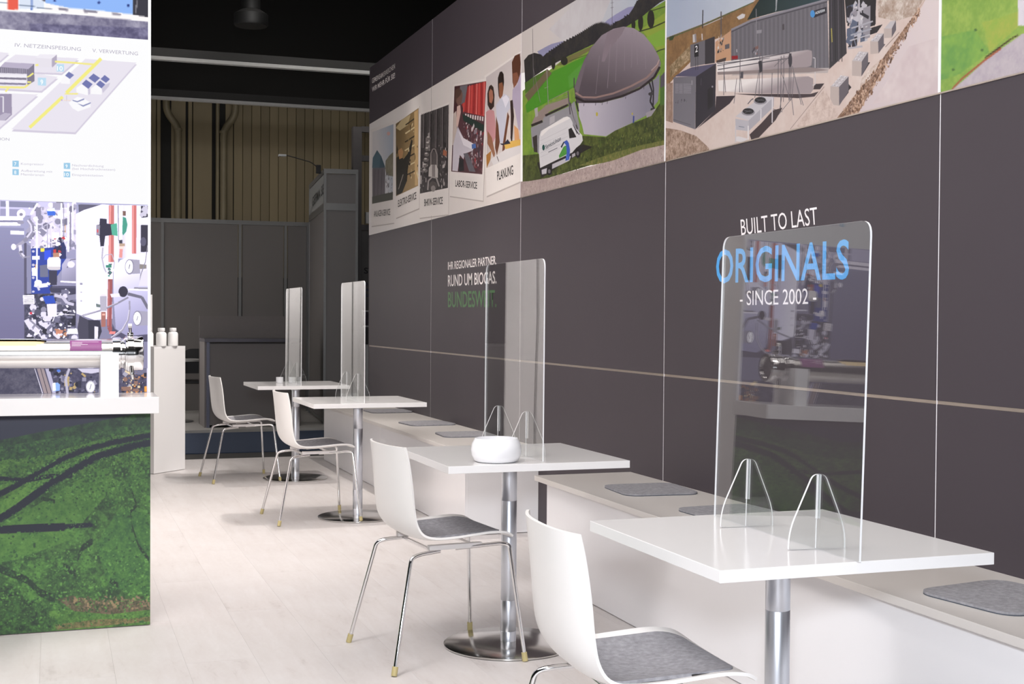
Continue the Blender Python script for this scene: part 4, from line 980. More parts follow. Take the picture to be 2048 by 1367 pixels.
["P","f6f3f8",[1522,1708,1522,1496,1528,1496,1528,1708]],
["P","e9e5ee",[1547,1708,1547,1515,1554,1515,1554,1709]],
["P","7a778e",[1557,1695,1557,1524,1561,1524,1561,1695]],
["P","f0edf4",[1565,1709,1565,1560,1570,1560,1570,1709]],
["P","9a96aa",[1532,1703,1532,1559,1535,1560,1535,1704]],
["P","b9b5c6",[1470,1625,1470,1522,1474,1522,1474,1625]],
["P","dedae6",[1487,1648,1487,1531,1491,1532,1491,1648]],
["P","d6a86a",[1538,1623,1538,1591,1541,1591,1541,1623]],
["P","f4f1f8",[1414,1657,1439,1703,1433,1706,1408,1661]],
["P","bdb9cc",[1441,1600,1492,1633,1490,1636,1439,1603]],
["P","f0edf5",[1391,1661,1390,1652,1385,1646,1379,1642,1372,1642,1365,1645,1361,1652,1359,1660,1361,1668,1365,1674,1372,1678,1379,1679,1385,1675,1390,1669]],
["P","9a96ac",[1386,1627,1385,1624,1381,1621,1376,1620,1370,1620,1365,1621,1362,1623,1361,1626,1362,1629,1365,1632,1370,1634,1376,1634,1381,1633,1385,1630]],
["P","8c889e",[1382,1658,1381,1655,1379,1653,1377,1652,1374,1652,1371,1653,1369,1655,1369,1658,1369,1660,1371,1663,1374,1664,1377,1664,1380,1663,1381,1661]],
["P","8f8ba2",[1394,1633,1409,1614,1421,1624,1407,1644]],
["P","8f8ba2",[1407,1618,1409,1591,1425,1593,1423,1620]],
["P","8f8ba2",[1411,1597,1392,1570,1405,1560,1424,1587]],
["P","8f8ba2",[1394,1572,1377,1558,1386,1545,1403,1558]],
["P","d5d1de",[1396,1634,1409,1616,1414,1620,1401,1639]],
["P","d5d1de",[1408,1618,1410,1593,1417,1593,1415,1618]],
["P","d5d1de",[1411,1595,1394,1571,1399,1566,1416,1591]],
["P","a6a2b6",[1351,1520,1389,1546,1382,1557,1345,1531]],
["P","f0edf4",[1356,1531,1356,1525,1353,1521,1349,1518,1345,1518,1342,1520,1339,1525,1338,1530,1339,1535,1342,1540,1345,1542,1349,1542,1353,1540,1356,1536]],
["P","d9d5e0",[1365,1537,1369,1501,1381,1503,1377,1539]],
["P","d9d5e0",[1371,1497,1381,1486,1390,1496,1380,1507]],
["P","9b97ac",[1364,1509,1379,1487,1384,1491,1369,1513]],
["P","9b97ac",[1382,1486,1408,1491,1407,1497,1381,1492]],
["P","6b6880",[1381,1511,1381,1509,1379,1507,1377,1506,1374,1506,1372,1507,1370,1508,1369,1511,1370,1513,1372,1515,1374,1516,1377,1516,1379,1515,1381,1513]],
["P","3a6ad0",[1471,1674,1491,1680,1503,1671,1502,1658,1474,1657]],
["P","dfe8fa",[1472,1683,1499,1688,1502,1675,1472,1674]],
["P","2b3fa0",[1412,1525,1542,1535,1543,1470,1495,1397,1482,1347,1413,1346]],
["P","c6c3d2",[1426,1514,1425,1512,1423,1510,1421,1509,1419,1509,1417,1510,1415,1512,1415,1514,1415,1516,1417,1518,1419,1519,1421,1519,1423,1518,1425,1517]],
["P","c6c3d2",[1426,1461,1425,1458,1423,1456,1421,1455,1419,1455,1417,1456,1415,1458,1415,1460,1415,1463,1417,1465,1419,1466,1421,1466,1423,1465,1425,1463]],
["P","c6c3d2",[1425,1410,1425,1408,1423,1406,1421,1405,1419,1405,1417,1406,1415,1408,1415,1410,1415,1412,1417,1414,1419,1415,1421,1415,1423,1414,1425,1412]],
["P","c6c3d2",[1425,1355,1425,1353,1423,1352,1421,1351,1419,1351,1417,1351,1415,1353,1415,1355,1415,1357,1417,1359,1419,1360,1421,1360,1423,1359,1425,1358]],
["P","e9e6ee",[1416,1496,1444,1497,1444,1482,1416,1481]],
["P","ecd94a",[1447,1527,1462,1528,1462,1514,1447,1513]],
["P","3350d8",[1461,1517,1485,1522,1485,1486,1461,1481]],
["P","6a6e8a",[1444,1459,1474,1464,1476,1414,1445,1413]],
["P","e8e4ec",[1414,1449,1432,1453,1432,1417,1415,1417]],
["P","f0b070",[1427,1463,1437,1463,1437,1447,1427,1447]],
["P","f2eff5",[1431,1646,1430,1378,1436,1378,1437,1646]],
["P","2a2f60",[1499,1532,1508,1554,1529,1566,1542,1533,1542,1488,1508,1487]],
["P","e6e3ea",[1522,1546,1521,1542,1518,1539,1514,1537,1510,1537,1506,1538,1504,1541,1503,1545,1504,1549,1506,1552,1510,1554,1514,1554,1518,1553,1521,1550]],
["P","c9c5d2",[1524,1564,1523,1561,1521,1559,1518,1557,1515,1557,1512,1559,1510,1561,1509,1563,1510,1566,1512,1568,1515,1570,1518,1570,1521,1569,1523,1567]],
["C",52,26,0.005,0.018,["e9e6ee","2b2a40","8d8aa0","c43a44"],[1499,1568,1533,1573,1533,1487,1499,1496]],
["P","c43a3a",[1494,1523,1505,1525,1506,1509,1495,1508]],
["P","b98a70",[1493,1509,1516,1512,1517,1492,1494,1491]],
["P","eae6e6",[1472,1482,1478,1492,1516,1494,1523,1483,1521,1444,1508,1441,1478,1442,1472,1450]],
["P","cdc8cc",[1472,1455,1521,1456,1521,1444,1508,1441,1478,1442]],
["P","35344a",[1478,1441,1509,1441,1508,1383,1480,1381]],
["P","3a3850",[1485,1379,1580,1380,1580,1351,1487,1352,1480,1365]],
["P","4d4b66",[1491,1379,1580,1380,1580,1371,1489,1370]],
["G","b9b5cc","8e8aa6",[1533,1460,1576,1398],[1527,1465,1542,1488,1580,1488,1580,1385,1525,1393]],
["P","ece9f2",[1521,1394,1579,1391,1580,1398,1521,1400]],
["P","5d5a74",[1548,1451,1560,1483,1558,1484,1545,1452]],
["P","5d5a74",[1559,1482,1580,1485,1579,1488,1559,1485]],
["P","dedbe8",[1576,1466,1574,1460,1570,1455,1564,1452,1558,1452,1552,1455,1548,1459,1547,1465,1548,1471,1552,1476,1558,1479,1564,1479,1570,1476,1574,1472]],
["P","e3dfe6",[1422,1375,1438,1371,1442,1385,1425,1390]],
["P","e3dfe6",[1441,1370,1475,1375,1473,1391,1439,1386]],
["P","e3dfe6",[1480,1380,1485,1389,1472,1395,1468,1386]],
["P","f0ecf0",[1452,1392,1451,1387,1447,1383,1441,1381,1435,1381,1429,1383,1425,1387,1424,1391,1425,1396,1429,1400,1435,1402,1441,1402,1447,1400,1451,1396]],
["P","d0ccd8",[1432,1376,1438,1359,1446,1362,1440,1380]],
["N","5d5a74","2a2a3c",0.03,[1388,1346,1580,1351,1580,1163,1388,1163]],
["C",53,200,0.005,0.03,["d8d4e2","23222e","8f8ba2","4c4a60","f0edf4","2c2c3e","6f6c88"],[1407,1342,1580,1348,1580,1165,1398,1165]],
["P","e9e5ea",[1381,1341,1423,1343,1425,1306,1383,1305]],
["P","8d8998",[1386,1334,1421,1334,1421,1336,1386,1336]],
["P","8d8998",[1386,1328,1421,1328,1421,1330,1386,1329]],
["P","8d8998",[1386,1321,1421,1322,1421,1324,1386,1323]],
["P","8d8998",[1386,1315,1421,1316,1421,1317,1386,1317]],
["P","8d8998",[1386,1309,1421,1309,1421,1311,1386,1311]],
["P","2a49b8",[1454,1338,1495,1341,1504,1311,1466,1307]],
["P","dfdbe8",[1470,1307,1508,1309,1508,1257,1474,1255]],
["P","3a3a50",[1428,1333,1444,1333,1444,1311,1430,1311]],
["P","c7c3d2",[1498,1337,1528,1329,1531,1340,1501,1349]],
["P","c7c3d2",[1525,1331,1542,1308,1551,1316,1534,1338]],
["P","c7c3d2",[1545,1306,1571,1300,1573,1311,1548,1318]],
["P","8d8aa4",[1546,1343,1580,1348,1580,1326,1551,1321]],
["P","e0dce6",[1413,1251,1451,1166,1455,1168,1417,1253]],
["P","e8e4ea",[1493,1234,1501,1259,1498,1260,1489,1235]],
["P","e8e4ea",[1500,1258,1525,1265,1525,1268,1499,1261]],
["P","e8e4ea",[1525,1265,1576,1263,1576,1266,1525,1268]],
["P","cc3a50",[1407,1275,1416,1275,1416,1265,1407,1266]],
["P","8f8ba0",[1405,1241,1442,1205,1447,1210,1410,1246]],
["P","efecf2",[1534,1170,1553,1197,1548,1201,1529,1174]],
["P","efecf2",[1551,1196,1577,1203,1576,1209,1550,1202]],
["P","efecf2",[1575,1203,1601,1194,1603,1200,1577,1209]],
["P","efecf2",[1600,1195,1626,1165,1630,1169,1604,1199]],
["P","c98a70",[1504,1208,1533,1203,1529,1192,1504,1185]],
["C",54,12,0.005,0.012,["f4e9e4","b98060"],[1499,1208,1542,1208,1542,1181,1504,1176]],
["P","6a6880",[1453,1235,1516,1233,1516,1237,1453,1239]],
["P","5b586e",[1589,1705,1680,1706,1645,1694,1591,1665]],
["G","f6f4fb","e4e1f2",[1593,1606,1701,1609],[1580,1667,1611,1684,1645,1696,1680,1709,1712,1707,1719,1250,1650,1245,1589,1267,1581,1271]],
["P","dedbec",[1645,1694,1649,1263,1651,1263,1647,1694]],
["P","9a97ae",[1594,1393,1605,1393,1605,1384,1595,1384]],
["P","b8b5c8",[1596,1358,1603,1358,1603,1352,1596,1352]],
["P","b8b5c8",[1596,1324,1603,1324,1603,1317,1596,1317]],
["P","dddbe9",[1717,1708,1860,1710,1860,1494,1741,1492,1717,1428]],
["P","f1eff7",[1728,1706,1741,1706,1741,1355,1723,1346]],
["P","9a98ac",[1738,1706,1756,1707,1756,1565,1741,1565]],
["G","c8c4d8","f0eef6",[1741,1610,1789,1612],[1763,1707,1796,1708,1794,1493,1745,1492]],
["P","c4716c",[1705,1705,1704,1477,1724,1478,1725,1706]],
["P","e2a19c",[1707,1705,1705,1477,1712,1478,1713,1705]],
["P","f4f2f6",[1702,1477,1702,1409,1720,1409,1720,1478]],
["C",55,10,0.006,0.014,["3a8a74","58586a"],[1704,1473,1719,1473,1719,1421,1704,1420]],
["P","9d4f50",[1702,1409,1698,1218,1716,1217,1719,1409]],
["P","9d4f50",[1699,1214,1709,1191,1725,1199,1715,1221]],
["P","b96e6c",[1703,1400,1700,1222,1705,1222,1709,1400]],
["P","c9706e",[1794,1708,1794,1514,1811,1514,1812,1709]],
["P","e0a4a2",[1796,1708,1795,1516,1801,1516,1801,1708]],
["P","d99892",[1747,1538,1744,1497,1757,1496,1759,1537]],
["P","ecd2cc",[1745,1542,1763,1543,1763,1531,1745,1531]],
["P","2b2a3a",[1671,1652,1697,1650,1697,1632,1717,1630,1717,1587,1691,1582,1686,1541,1673,1540,1669,1583,1657,1585,1658,1625,1669,1627]],
["P","9c98a8",[1657,1625,1671,1625,1670,1586,1657,1584]],
["P","d05058",[1659,1608,1665,1608,1665,1595,1659,1595]],
["P","4fae94",[1712,1628,1736,1635,1739,1583,1717,1587]],
["P","3f9a84",[1759,1661,1771,1657,1777,1630,1772,1602,1760,1586,1756,1597]],
["P","f2f0f6",[1743,1706,1759,1707,1756,1568,1744,1567]],
["P","3a3848",[1744,1567,1757,1568,1757,1554,1745,1554]],
["P","7a5a50",[1758,1684,1770,1684,1770,1666,1759,1666]],
["P","b9a08a",[1745,1554,1767,1554,1767,1543,1745,1542]],
["P","2b2a38",[1829,1707,1860,1708,1860,1664,1831,1659]],
["P","e6e4ec",[1822,1659,1860,1662,1860,1637,1826,1631]],
["P","2f2d3c",[1829,1630,1859,1631,1859,1522,1829,1521]],
["P","55526a",[1850,1563,1849,1555,1846,1549,1841,1545,1836,1545,1831,1548,1828,1555,1827,1562,1828,1570,1831,1577,1836,1581,1841,1581,1846,1577,1849,1571]],
["P","f3f1f6",[1813,1706,1828,1707,1825,1633,1813,1635]],
["C",56,16,0.006,0.02,["c9c6d2","4a485a"],[1831,1705,1860,1706,1860,1664,1831,1663]],
["G","eeecf6","a29ec0",[1745,1474,1847,1223],[1723,1336,1723,1450,1750,1487,1802,1509,1860,1517,1860,1186,1776,1181,1732,1209]],
["P","4b4862",[1719,1231,1728,1209,1776,1181,1860,1188,1860,1158,1715,1158]],
["P","a5a1b4",[1785,1491,1824,1489,1827,1434,1785,1431]],
["P","8c889e",[1802,1461,1801,1448,1796,1437,1789,1430,1781,1430,1774,1436,1769,1447,1767,1460,1769,1474,1774,1485,1781,1491,1789,1491,1796,1485,1801,1475]],
["P","fbfafd",[1798,1461,1797,1449,1793,1440,1787,1435,1781,1435,1775,1440,1771,1449,1769,1460,1771,1472,1775,1481,1781,1487,1787,1487,1793,1482,1797,1472]],
["P","4a4860",[1783,1451,1788,1470,1785,1470,1781,1452]],
["P","8d857f",[1824,1472,1851,1470,1851,1454,1824,1452]],
["P","a5a1b4",[1816,1283,1856,1280,1858,1225,1816,1222]],
["P","8c889e",[1834,1253,1832,1239,1827,1228,1820,1222,1812,1222,1805,1228,1800,1239,1798,1252,1800,1266,1805,1277,1812,1283,1820,1283,1827,1277,1832,1266]],
["P","fbfafd",[1830,1253,1828,1241,1824,1232,1818,1227,1812,1226,1806,1232,1802,1241,1800,1252,1802,1264,1806,1273,1812,1278,1818,1278,1824,1273,1828,1264]],
["P","4a4860",[1814,1243,1819,1261,1817,1262,1812,1244]],
["P","8d857f",[1856,1263,1882,1261,1882,1245,1856,1243]],
["P","8d8998",[1854,1550,1845,1480,1848,1480,1857,1549]],
["P","8d8998",[1845,1481,1827,1430,1831,1429,1848,1480]],
["P","8d8998",[1827,1430,1823,1388,1826,1388,1831,1429]],
["P","d8d4de",[1833,1439,1860,1453,1860,1384,1820,1383]],
["P","8a8696",[1802,1370,1858,1368,1858,1377,1803,1378]],
["P","f0edf4",[1780,1366,1855,1364,1856,1371,1781,1372]],
["P","2c2a3a",[1779,1360,1777,1350,1772,1343,1765,1338,1757,1338,1749,1342,1744,1350,1742,1359,1744,1369,1749,1377,1757,1381,1765,1381,1772,1377,1777,1369]],
["P","e0dce4",[1710,1350,1745,1353,1750,1339,1715,1336]],
["P","6c697e",[1777,1345,1832,1332,1835,1343,1780,1357]],
["P","6c697e",[1828,1335,1853,1289,1863,1295,1838,1341]],
["P","b9b5c2",[1679,1536,1676,1495,1682,1495,1685,1536]],
["P","b9b5c2",[1676,1495,1684,1454,1689,1455,1681,1496]],
["P","b9b5c2",[1684,1453,1693,1435,1697,1438,1689,1456]],
["P","b9b5c2",[1683,1490,1694,1506,1692,1508,1681,1492]],
["P","b9b5c2",[1693,1505,1717,1508,1717,1511,1693,1508]],
["P","b9b5c2",[1715,1509,1726,1477,1729,1478,1718,1510]],
["P","b9b5c2",[1726,1478,1722,1451,1725,1450,1729,1478]],
["P","8e8a9e",[1593,1208,1590,1240,1584,1240,1586,1208]],
["P","8e8a9e",[1590,1237,1609,1260,1604,1265,1584,1242]],
["P","8e8a9e",[1607,1259,1681,1282,1679,1289,1605,1266]],
["P","8e8a9e",[1681,1282,1742,1310,1740,1317,1679,1289]],
["P","8e8a9e",[1743,1311,1782,1334,1779,1340,1739,1317]],
["P","c5c1ce",[1591,1213,1590,1240,1588,1240,1589,1213]],
["P","c5c1ce",[1590,1239,1609,1263,1608,1264,1588,1241]],
["P","c5c1ce",[1609,1262,1680,1287,1679,1290,1608,1265]],
["P","c5c1ce",[1680,1287,1741,1315,1740,1318,1679,1290]],
["P","9d99ac",[1782,1323,1783,1291,1789,1291,1788,1323]],
["P","9d99ac",[1783,1292,1777,1246,1784,1245,1789,1291]],
["P","9d99ac",[1778,1247,1756,1206,1761,1203,1783,1244]],
["P","9d99ac",[1757,1207,1713,1175,1717,1169,1760,1201]],
["P","d3cfda",[1782,1287,1776,1248,1779,1247,1785,1286]],
["P","d3cfda",[1777,1248,1755,1209,1758,1207,1779,1247]],
["P","d3cfda",[1755,1209,1712,1176,1714,1173,1757,1206]],
["P","dcd8de",[1696,1341,1695,1337,1692,1333,1687,1332,1681,1332,1677,1333,1673,1336,1672,1340,1673,1344,1677,1348,1681,1349,1687,1349,1692,1348,1695,1345]],
["P","b4b0be",[1671,1340,1697,1341,1697,1281,1672,1281]],
["P","6c7a78",[1656,1311,1673,1306,1672,1295,1657,1297]],
["P","a86a60",[1676,1277,1693,1277,1693,1218,1676,1217]],
["P","e9b7a8",[1680,1270,1691,1270,1691,1263,1680,1263]],
["P","e98a86",[1710,1199,1732,1199,1728,1188,1706,1189]],
["P","3f3d50",[1593,1262,1626,1245,1650,1217,1652,1158,1593,1158,1585,1208]],
["P","2d2c3a",[1626,1245,1671,1243,1678,1199,1663,1158,1628,1158]],
["P","dcd9e2",[1650,1220,1665,1217,1663,1158,1650,1158]],
["P","43405a",[336,1060,1856,1050,1856,940,336,961]],
["N","5a5768","3a384c",0.03,[336,1060,1427,1052,1453,946,336,961]],
["P","e6e2ea",[1424,1051,1453,952,1456,953,1426,1052]],
["P","9c8c8e",[1433,1052,1459,1051,1488,952,1459,953]],
["P","2c2a38",[1446,1051,1472,952,1474,953,1448,1052]],
["P","b6b2c6",[1464,1051,1480,1051,1506,952,1491,952]],
["N","33314a","55526a",0.03,[1484,1051,1856,1049,1856,940,1506,945]],
["C",61,100,0.004,0.022,["23222e","8f8ba2","4c4a60","2c2c3e","6f6c88","b9a06a"],[1484,1050,1684,1048,1684,952,1506,954]],
["P","8ab0e8",[1491,989,1510,996,1520,987,1519,963,1493,960]],
["P","f3f1f5",[1491,992,1502,996,1504,964,1493,961]],
["P","b9b5c4",[1550,1052,1537,1011,1546,1008,1559,1049]],
["P","b9b5c4",[1536,1009,1543,951,1553,952,1546,1010]],
["P","c9c6d4",[1585,1051,1684,1050,1679,1037,1639,1030,1603,1035]],
["P","b4b0be",[1654,977,1652,966,1647,957,1639,952,1631,952,1624,957,1618,966,1617,977,1618,988,1624,997,1631,1002,1639,1002,1647,997,1652,988]],
["P","f4f2f6",[1650,977,1649,968,1645,961,1639,957,1632,957,1626,961,1622,968,1620,977,1622,986,1626,993,1632,997,1639,997,1645,993,1649,986]],
["P","4a4860",[1633,966,1639,987,1637,988,1631,967]],
["P","4f7ad0",[1522,1043,1521,1040,1519,1038,1516,1037,1513,1037,1510,1038,1508,1040,1508,1043,1508,1045,1510,1047,1513,1048,1516,1048,1519,1047,1521,1045]],
["P","6f6c86",[1756,1049,1856,1049,1854,1021,1756,1031]],
["C",62,80,0.004,0.02,["2b2a38","d9c9a8","c98a50","8f6a5a","1f1e2a","a7a3b4"],[1756,1036,1852,1035,1852,950,1756,951]],
["P","e0a03a",[1843,976,1854,978,1854,954,1843,954]],
["P","c9c6d6",[1852,1050,1857,1050,1857,940,1853,940]],
["P","f4f2fa",[1860,1715,1900,1716,1900,1200,1859,1200]],
["P","d4d1e2",[1856,1273,1884,1273,1884,911,1855,912]]],
"grass":[
["G","2c2e40","33364a",[1298,886,1298,832],[-170,1015,2085,992,2088,-283,-177,-82]],
["N","2a3f34","4c7a40",0.035,[-172,760,1298,745,1487,773,1682,796,1874,847,1874,757,1656,694,1487,644,-172,681]],
["N","24352f","3c6338",0.02,[-171,808,1298,771,1487,807,1874,875,1874,847,1682,796,1487,773,1298,745]],
["N","3c5f34","6b9a48",0.03,[-172,717,1298,691,1424,701,1565,737,1708,775,1874,792,1876,-124,-176,41]],
["N","2c4430","5d8f45",0.06,[-173,590,1297,529,1552,622,1875,673,1875,86,1297,84,-175,163]],
["N","639246","47743a",0.025,[931,433,1297,435,1424,504,1552,587,1708,658,1735,581,1617,448,1565,368,1360,297,1112,271]],
["N","78a84e","4e7f3c",0.02,[1297,529,1373,574,1507,650,1656,721,1748,739,1656,694,1507,609,1392,532,1297,462]],
["N","548440","38603a",0.02,[1656,336,1748,490,1875,450,1875,114,1708,167]],
["P","1f2434",[1116,473,1302,549,1293,570,1108,494]],
["P","1f2434",[1303,549,1397,600,1387,620,1293,570]],
["P","1f2434",[1397,600,1512,667,1501,688,1386,620]],
["P","1f2434",[1511,667,1602,709,1592,730,1502,688]],
["P","1f2434",[1600,708,1718,739,1712,762,1594,731]],
["P","1f2434",[1717,739,1877,766,1872,790,1713,762]],
["P","1f2434",[1118,351,1304,449,1291,475,1106,377]],
["P","1f2434",[1305,449,1374,493,1359,519,1290,475]],
["P","1f2434",[1375,494,1477,571,1460,596,1358,519]],
["P","1f2434",[1476,571,1559,622,1544,648,1461,597]],
["P","1f2434",[1559,622,1663,680,1649,707,1545,649]],
["P","1f2434",[1660,679,1765,711,1757,740,1651,708]],
["P","1f2434",[1764,710,1878,735,1871,765,1758,740]],
["P","1f2434",[1051,630,1297,611,1298,629,1052,647]],
["P","1f2434",[1297,611,1391,601,1392,619,1298,629]],
["P","1f2434",[1393,601,1489,615,1486,633,1391,619]],
["P","1f2434",[1487,615,1565,612,1565,630,1487,633]],
["P","1c1f30",[931,411,1298,403,1297,434,931,441]],
["P","1c1f30",[1298,403,1424,403,1423,435,1297,434]],
["P","1c1f30",[1424,403,1539,403,1538,434,1423,435]],
["P","1f2434",[1526,410,1598,412,1596,430,1525,428]],
["P","1f2434",[1598,412,1643,413,1642,431,1597,430]],
["N","1f2c2a","2d4430",0.02,[1794,560,1814,503,1788,477,1794,421,1821,336,1862,278,1862,260,1821,318,1795,403,1788,459,1814,485,1794,542]],
["N","1f2c2a","2d4430",0.02,[1584,298,1604,345,1643,371,1643,343,1604,318,1584,271]],
["N","1f2c2a","2d4430",0.02,[1235,313,1335,260,1398,229,1442,179,1500,148,1500,116,1442,147,1398,198,1335,229,1235,282]],
["N","1f2c2a","2d4430",0.02,[1532,274,1578,244,1578,216,1532,246]],
["N","1f2c2a","2d4430",0.02,[1708,205,1742,182,1742,161,1708,184]],
["N","1f2c2a","2d4430",0.02,[1449,545,1500,529,1500,513,1449,529]],
["N","1f2c2a","2d4430",0.02,[1111,84,1360,67,1487,64,1487,23,1360,26,1111,44]],
["N","8a7560","4a4a38",0.02,[1507,131,1565,141,1656,115,1788,113,1875,93,1875,65,1709,56,1571,79]],
["N","a08a60","4f5a38",0.015,[1500,29,1656,39,1788,33,1875,37,1875,16,1656,11,1507,8]],
["N","25352c","4d7a3e",0.02,[-175,285,1297,206,1442,115,1500,43,1487,3,-176,-20]],
["C",100,1500,0.003,0.0085,["3f6a38","4d7d3c","568a44","62964b","355636","38603a","6ea352","2f4d33"],[932,702,1298,691,1297,-44,930,-48]],
["C",101,1500,0.003,0.0085,["3f6a38","4d7d3c","355636","38603a","2c4a33","27402f"],[1298,745,1874,820,1875,673,1298,597]],
["C",102,1500,0.003,0.0085,["3f6a38","4d7d3c","568a44","62964b","355636","38603a","6ea352","2f4d33"],[1298,610,1487,685,1874,715,1875,436]],
["C",103,1500,0.003,0.0085,["3f6a38","4d7d3c","568a44","62964b","355636","38603a","6ea352","2f4d33"],[1298,597,1875,645,1875,86,1297,84]],
["C",104,1500,0.003,0.0085,["3f6a38","4d7d3c","568a44","62964b","355636","38603a","6ea352","2f4d33"],[1297,327,1875,324,1875,9,1297,17]],
["C",120,160,0.004,0.012,["8f7a62","a08a68","5a5a40","3c4a34"],[1565,141,1875,114,1875,65,1578,86]],
["P","1f2434",[1115,477,1300,553,1295,567,1110,491]],
["P","1f2434",[1301,553,1395,603,1389,617,1294,566]],
["P","1f2434",[1395,604,1510,671,1503,684,1388,617]],
["P","1f2434",[1510,671,1600,712,1594,726,1504,685]],
["P","1f2434",[1599,712,1717,743,1713,758,1595,727]],
["P","1f2434",[1716,743,1876,770,1873,785,1713,758]],
["P","1f2434",[1116,355,1302,453,1293,471,1108,373]],
["P","1f2434",[1302,453,1372,497,1361,515,1292,471]],
["P","1f2434",[1372,498,1474,575,1462,592,1361,515]],
["P","1f2434",[1473,575,1557,626,1547,644,1463,592]],
["P","1f2434",[1556,626,1660,685,1651,703,1547,644]],
["P","1f2434",[1659,684,1764,715,1758,735,1653,704]],
["P","1f2434",[1763,715,1877,740,1872,760,1759,735]],
["P","1f2434",[931,415,1298,407,1297,430,931,437]],
["P","1f2434",[1298,407,1424,407,1423,431,1297,430]],
["P","1f2434",[1424,407,1539,407,1538,430,1423,431]],
["P","1f2434",[1051,634,1297,616,1298,625,1052,643]],
["P","1f2434",[1297,616,1392,605,1392,615,1298,625]]],
"slogan":[
["T","BUILT TO LAST","f2eef0",[4799.4,1613.6,4225.0,1621.9,4809.2,1682.7],0],
["T","ORIGINALS","4aa3e6",[5016.6,1421.2,4019.5,1414.6,5015.1,1567.7],1],
["T","- SINCE 2002 -","f2eef0",[4806.2,1322.7,4229.3,1324.6,4807.5,1385.2],0],
["T","IHR REGIONALER PARTNER.","ece6e4",[9071.1,1607.6,7974.9,1607.8,9072.3,1665.6],1],
["T","RUND UM BIOGAS.","ece6e4",[9068.8,1488.0,7972.5,1485.2,9070.4,1571.3],1],
["T","BUNDESWEIT.","4f7a4c",[9065.8,1337.6,7969.5,1333.5,9068.1,1451.7],1],
["T","GEMEINSAM","e6e0de",[11490.5,3355.7,11080.1,3341.5,11491.3,3400.6],1],
["T","ERREICHEN","d8d2d0",[11052.9,3341.1,10658.9,3342.5,11053.7,3384.4],0],
["T","WIR MEHR FÜR SIE!","e6e0de",[11488.9,3277.2,10657.4,3265.1,11489.8,3322.1],1]]}''')

# ------------------------------------------------------------------ materials
M_white = mat('white_laminate', (0.82, 0.805, 0.80), 0.14, noise=0.012, nscale=3, spec=0.5)
M_white_edge = mat('white_edge_band', (0.82, 0.81, 0.81), 0.35)
M_bench = mat('bench_laminate', (0.66, 0.625, 0.595), 0.3, noise=0.02, nscale=2)
M_bench_front = mat('bench_front_laminate', (0.88, 0.87, 0.885), 0.22, noise=0.015, nscale=2)
M_dark = mat('dark_wall_laminate', (0.058, 0.0475, 0.056), 0.45, noise=0.03, nscale=1.5, bump=0.02, bscale=300, spec=0.25)
M_core = mat('panel_core', (0.80, 0.76, 0.76), 0.5, noise=0.03)
M_brass = mat('bronze_profile', (0.42, 0.36, 0.31), 0.35, 0.8, noise=0.06, nscale=9)
M_profile = mat('alu_profile', (0.62, 0.61, 0.60), 0.35, 0.7, noise=0.04)
M_shell = mat('white_shell_plastic', (0.84, 0.82, 0.80), 0.33, noise=0.01, nscale=6, spec=0.45)
M_chrome = mat('chrome', (0.78, 0.77, 0.77), 0.10, 1.0, noise=0.02)
M_steel = mat('brushed_column', (0.66, 0.68, 0.73), 0.36, 1.0, noise=0.05, nscale=40, stretch=(1, 1, .05))
M_disc = mat('polished_steel_base', (0.64, 0.63, 0.61), 0.15, 1.0, noise=0.04, nscale=6, bump=0.02, bscale=12)
M_glide = mat('yellowed_glide', (0.50, 0.42, 0.20), 0.5, noise=0.08)
M_felt = mat('grey_felt', (0.30, 0.295, 0.315), 0.95, noise=0.22, nscale=70, bump=0.5, bscale=400, spec=0.1)
M_feltedge = mat('dark_felt_edge', (0.07, 0.08, 0.10), 0.9, noise=0.1)
M_black = mat('black_plastic', (0.012, 0.011, 0.012), 0.45, noise=0.05)
M_underplate = mat('dark_mounting_plate', (0.06, 0.055, 0.055), 0.4, 0.6, noise=0.05)
M_acr_edge = mat('acrylic_cut_edge', (0.78, 0.78, 0.79), 0.25, noise=0.03, nscale=30)
M_dim_panel = mat('darkened_white_partition', (0.145, 0.135, 0.128), 0.55, noise=0.03, nscale=1.2)  # white panels; the dimness of the hall is put into this grey
M_text_w = mat('white_vinyl', (0.82, 0.80, 0.80), 0.5, noise=0.02)
def text_mat(h, k=1.0, emit=0.0):
    n = 'vinyl_'+h+('_lit' if emit else '')
    if n in _m: return _m[n]
    m = mat(n, tuple(c*k for c in srgb(h)), 0.5, noise=0.02)
    if emit:
        b = m.node_tree.nodes['Principled BSDF']; b.inputs['Emission Color'].default_value = (*srgb(h), 1); b.inputs['Emission Strength'].default_value = emit; b.inputs['Specular IOR Level'].default_value = 0.05
    return m
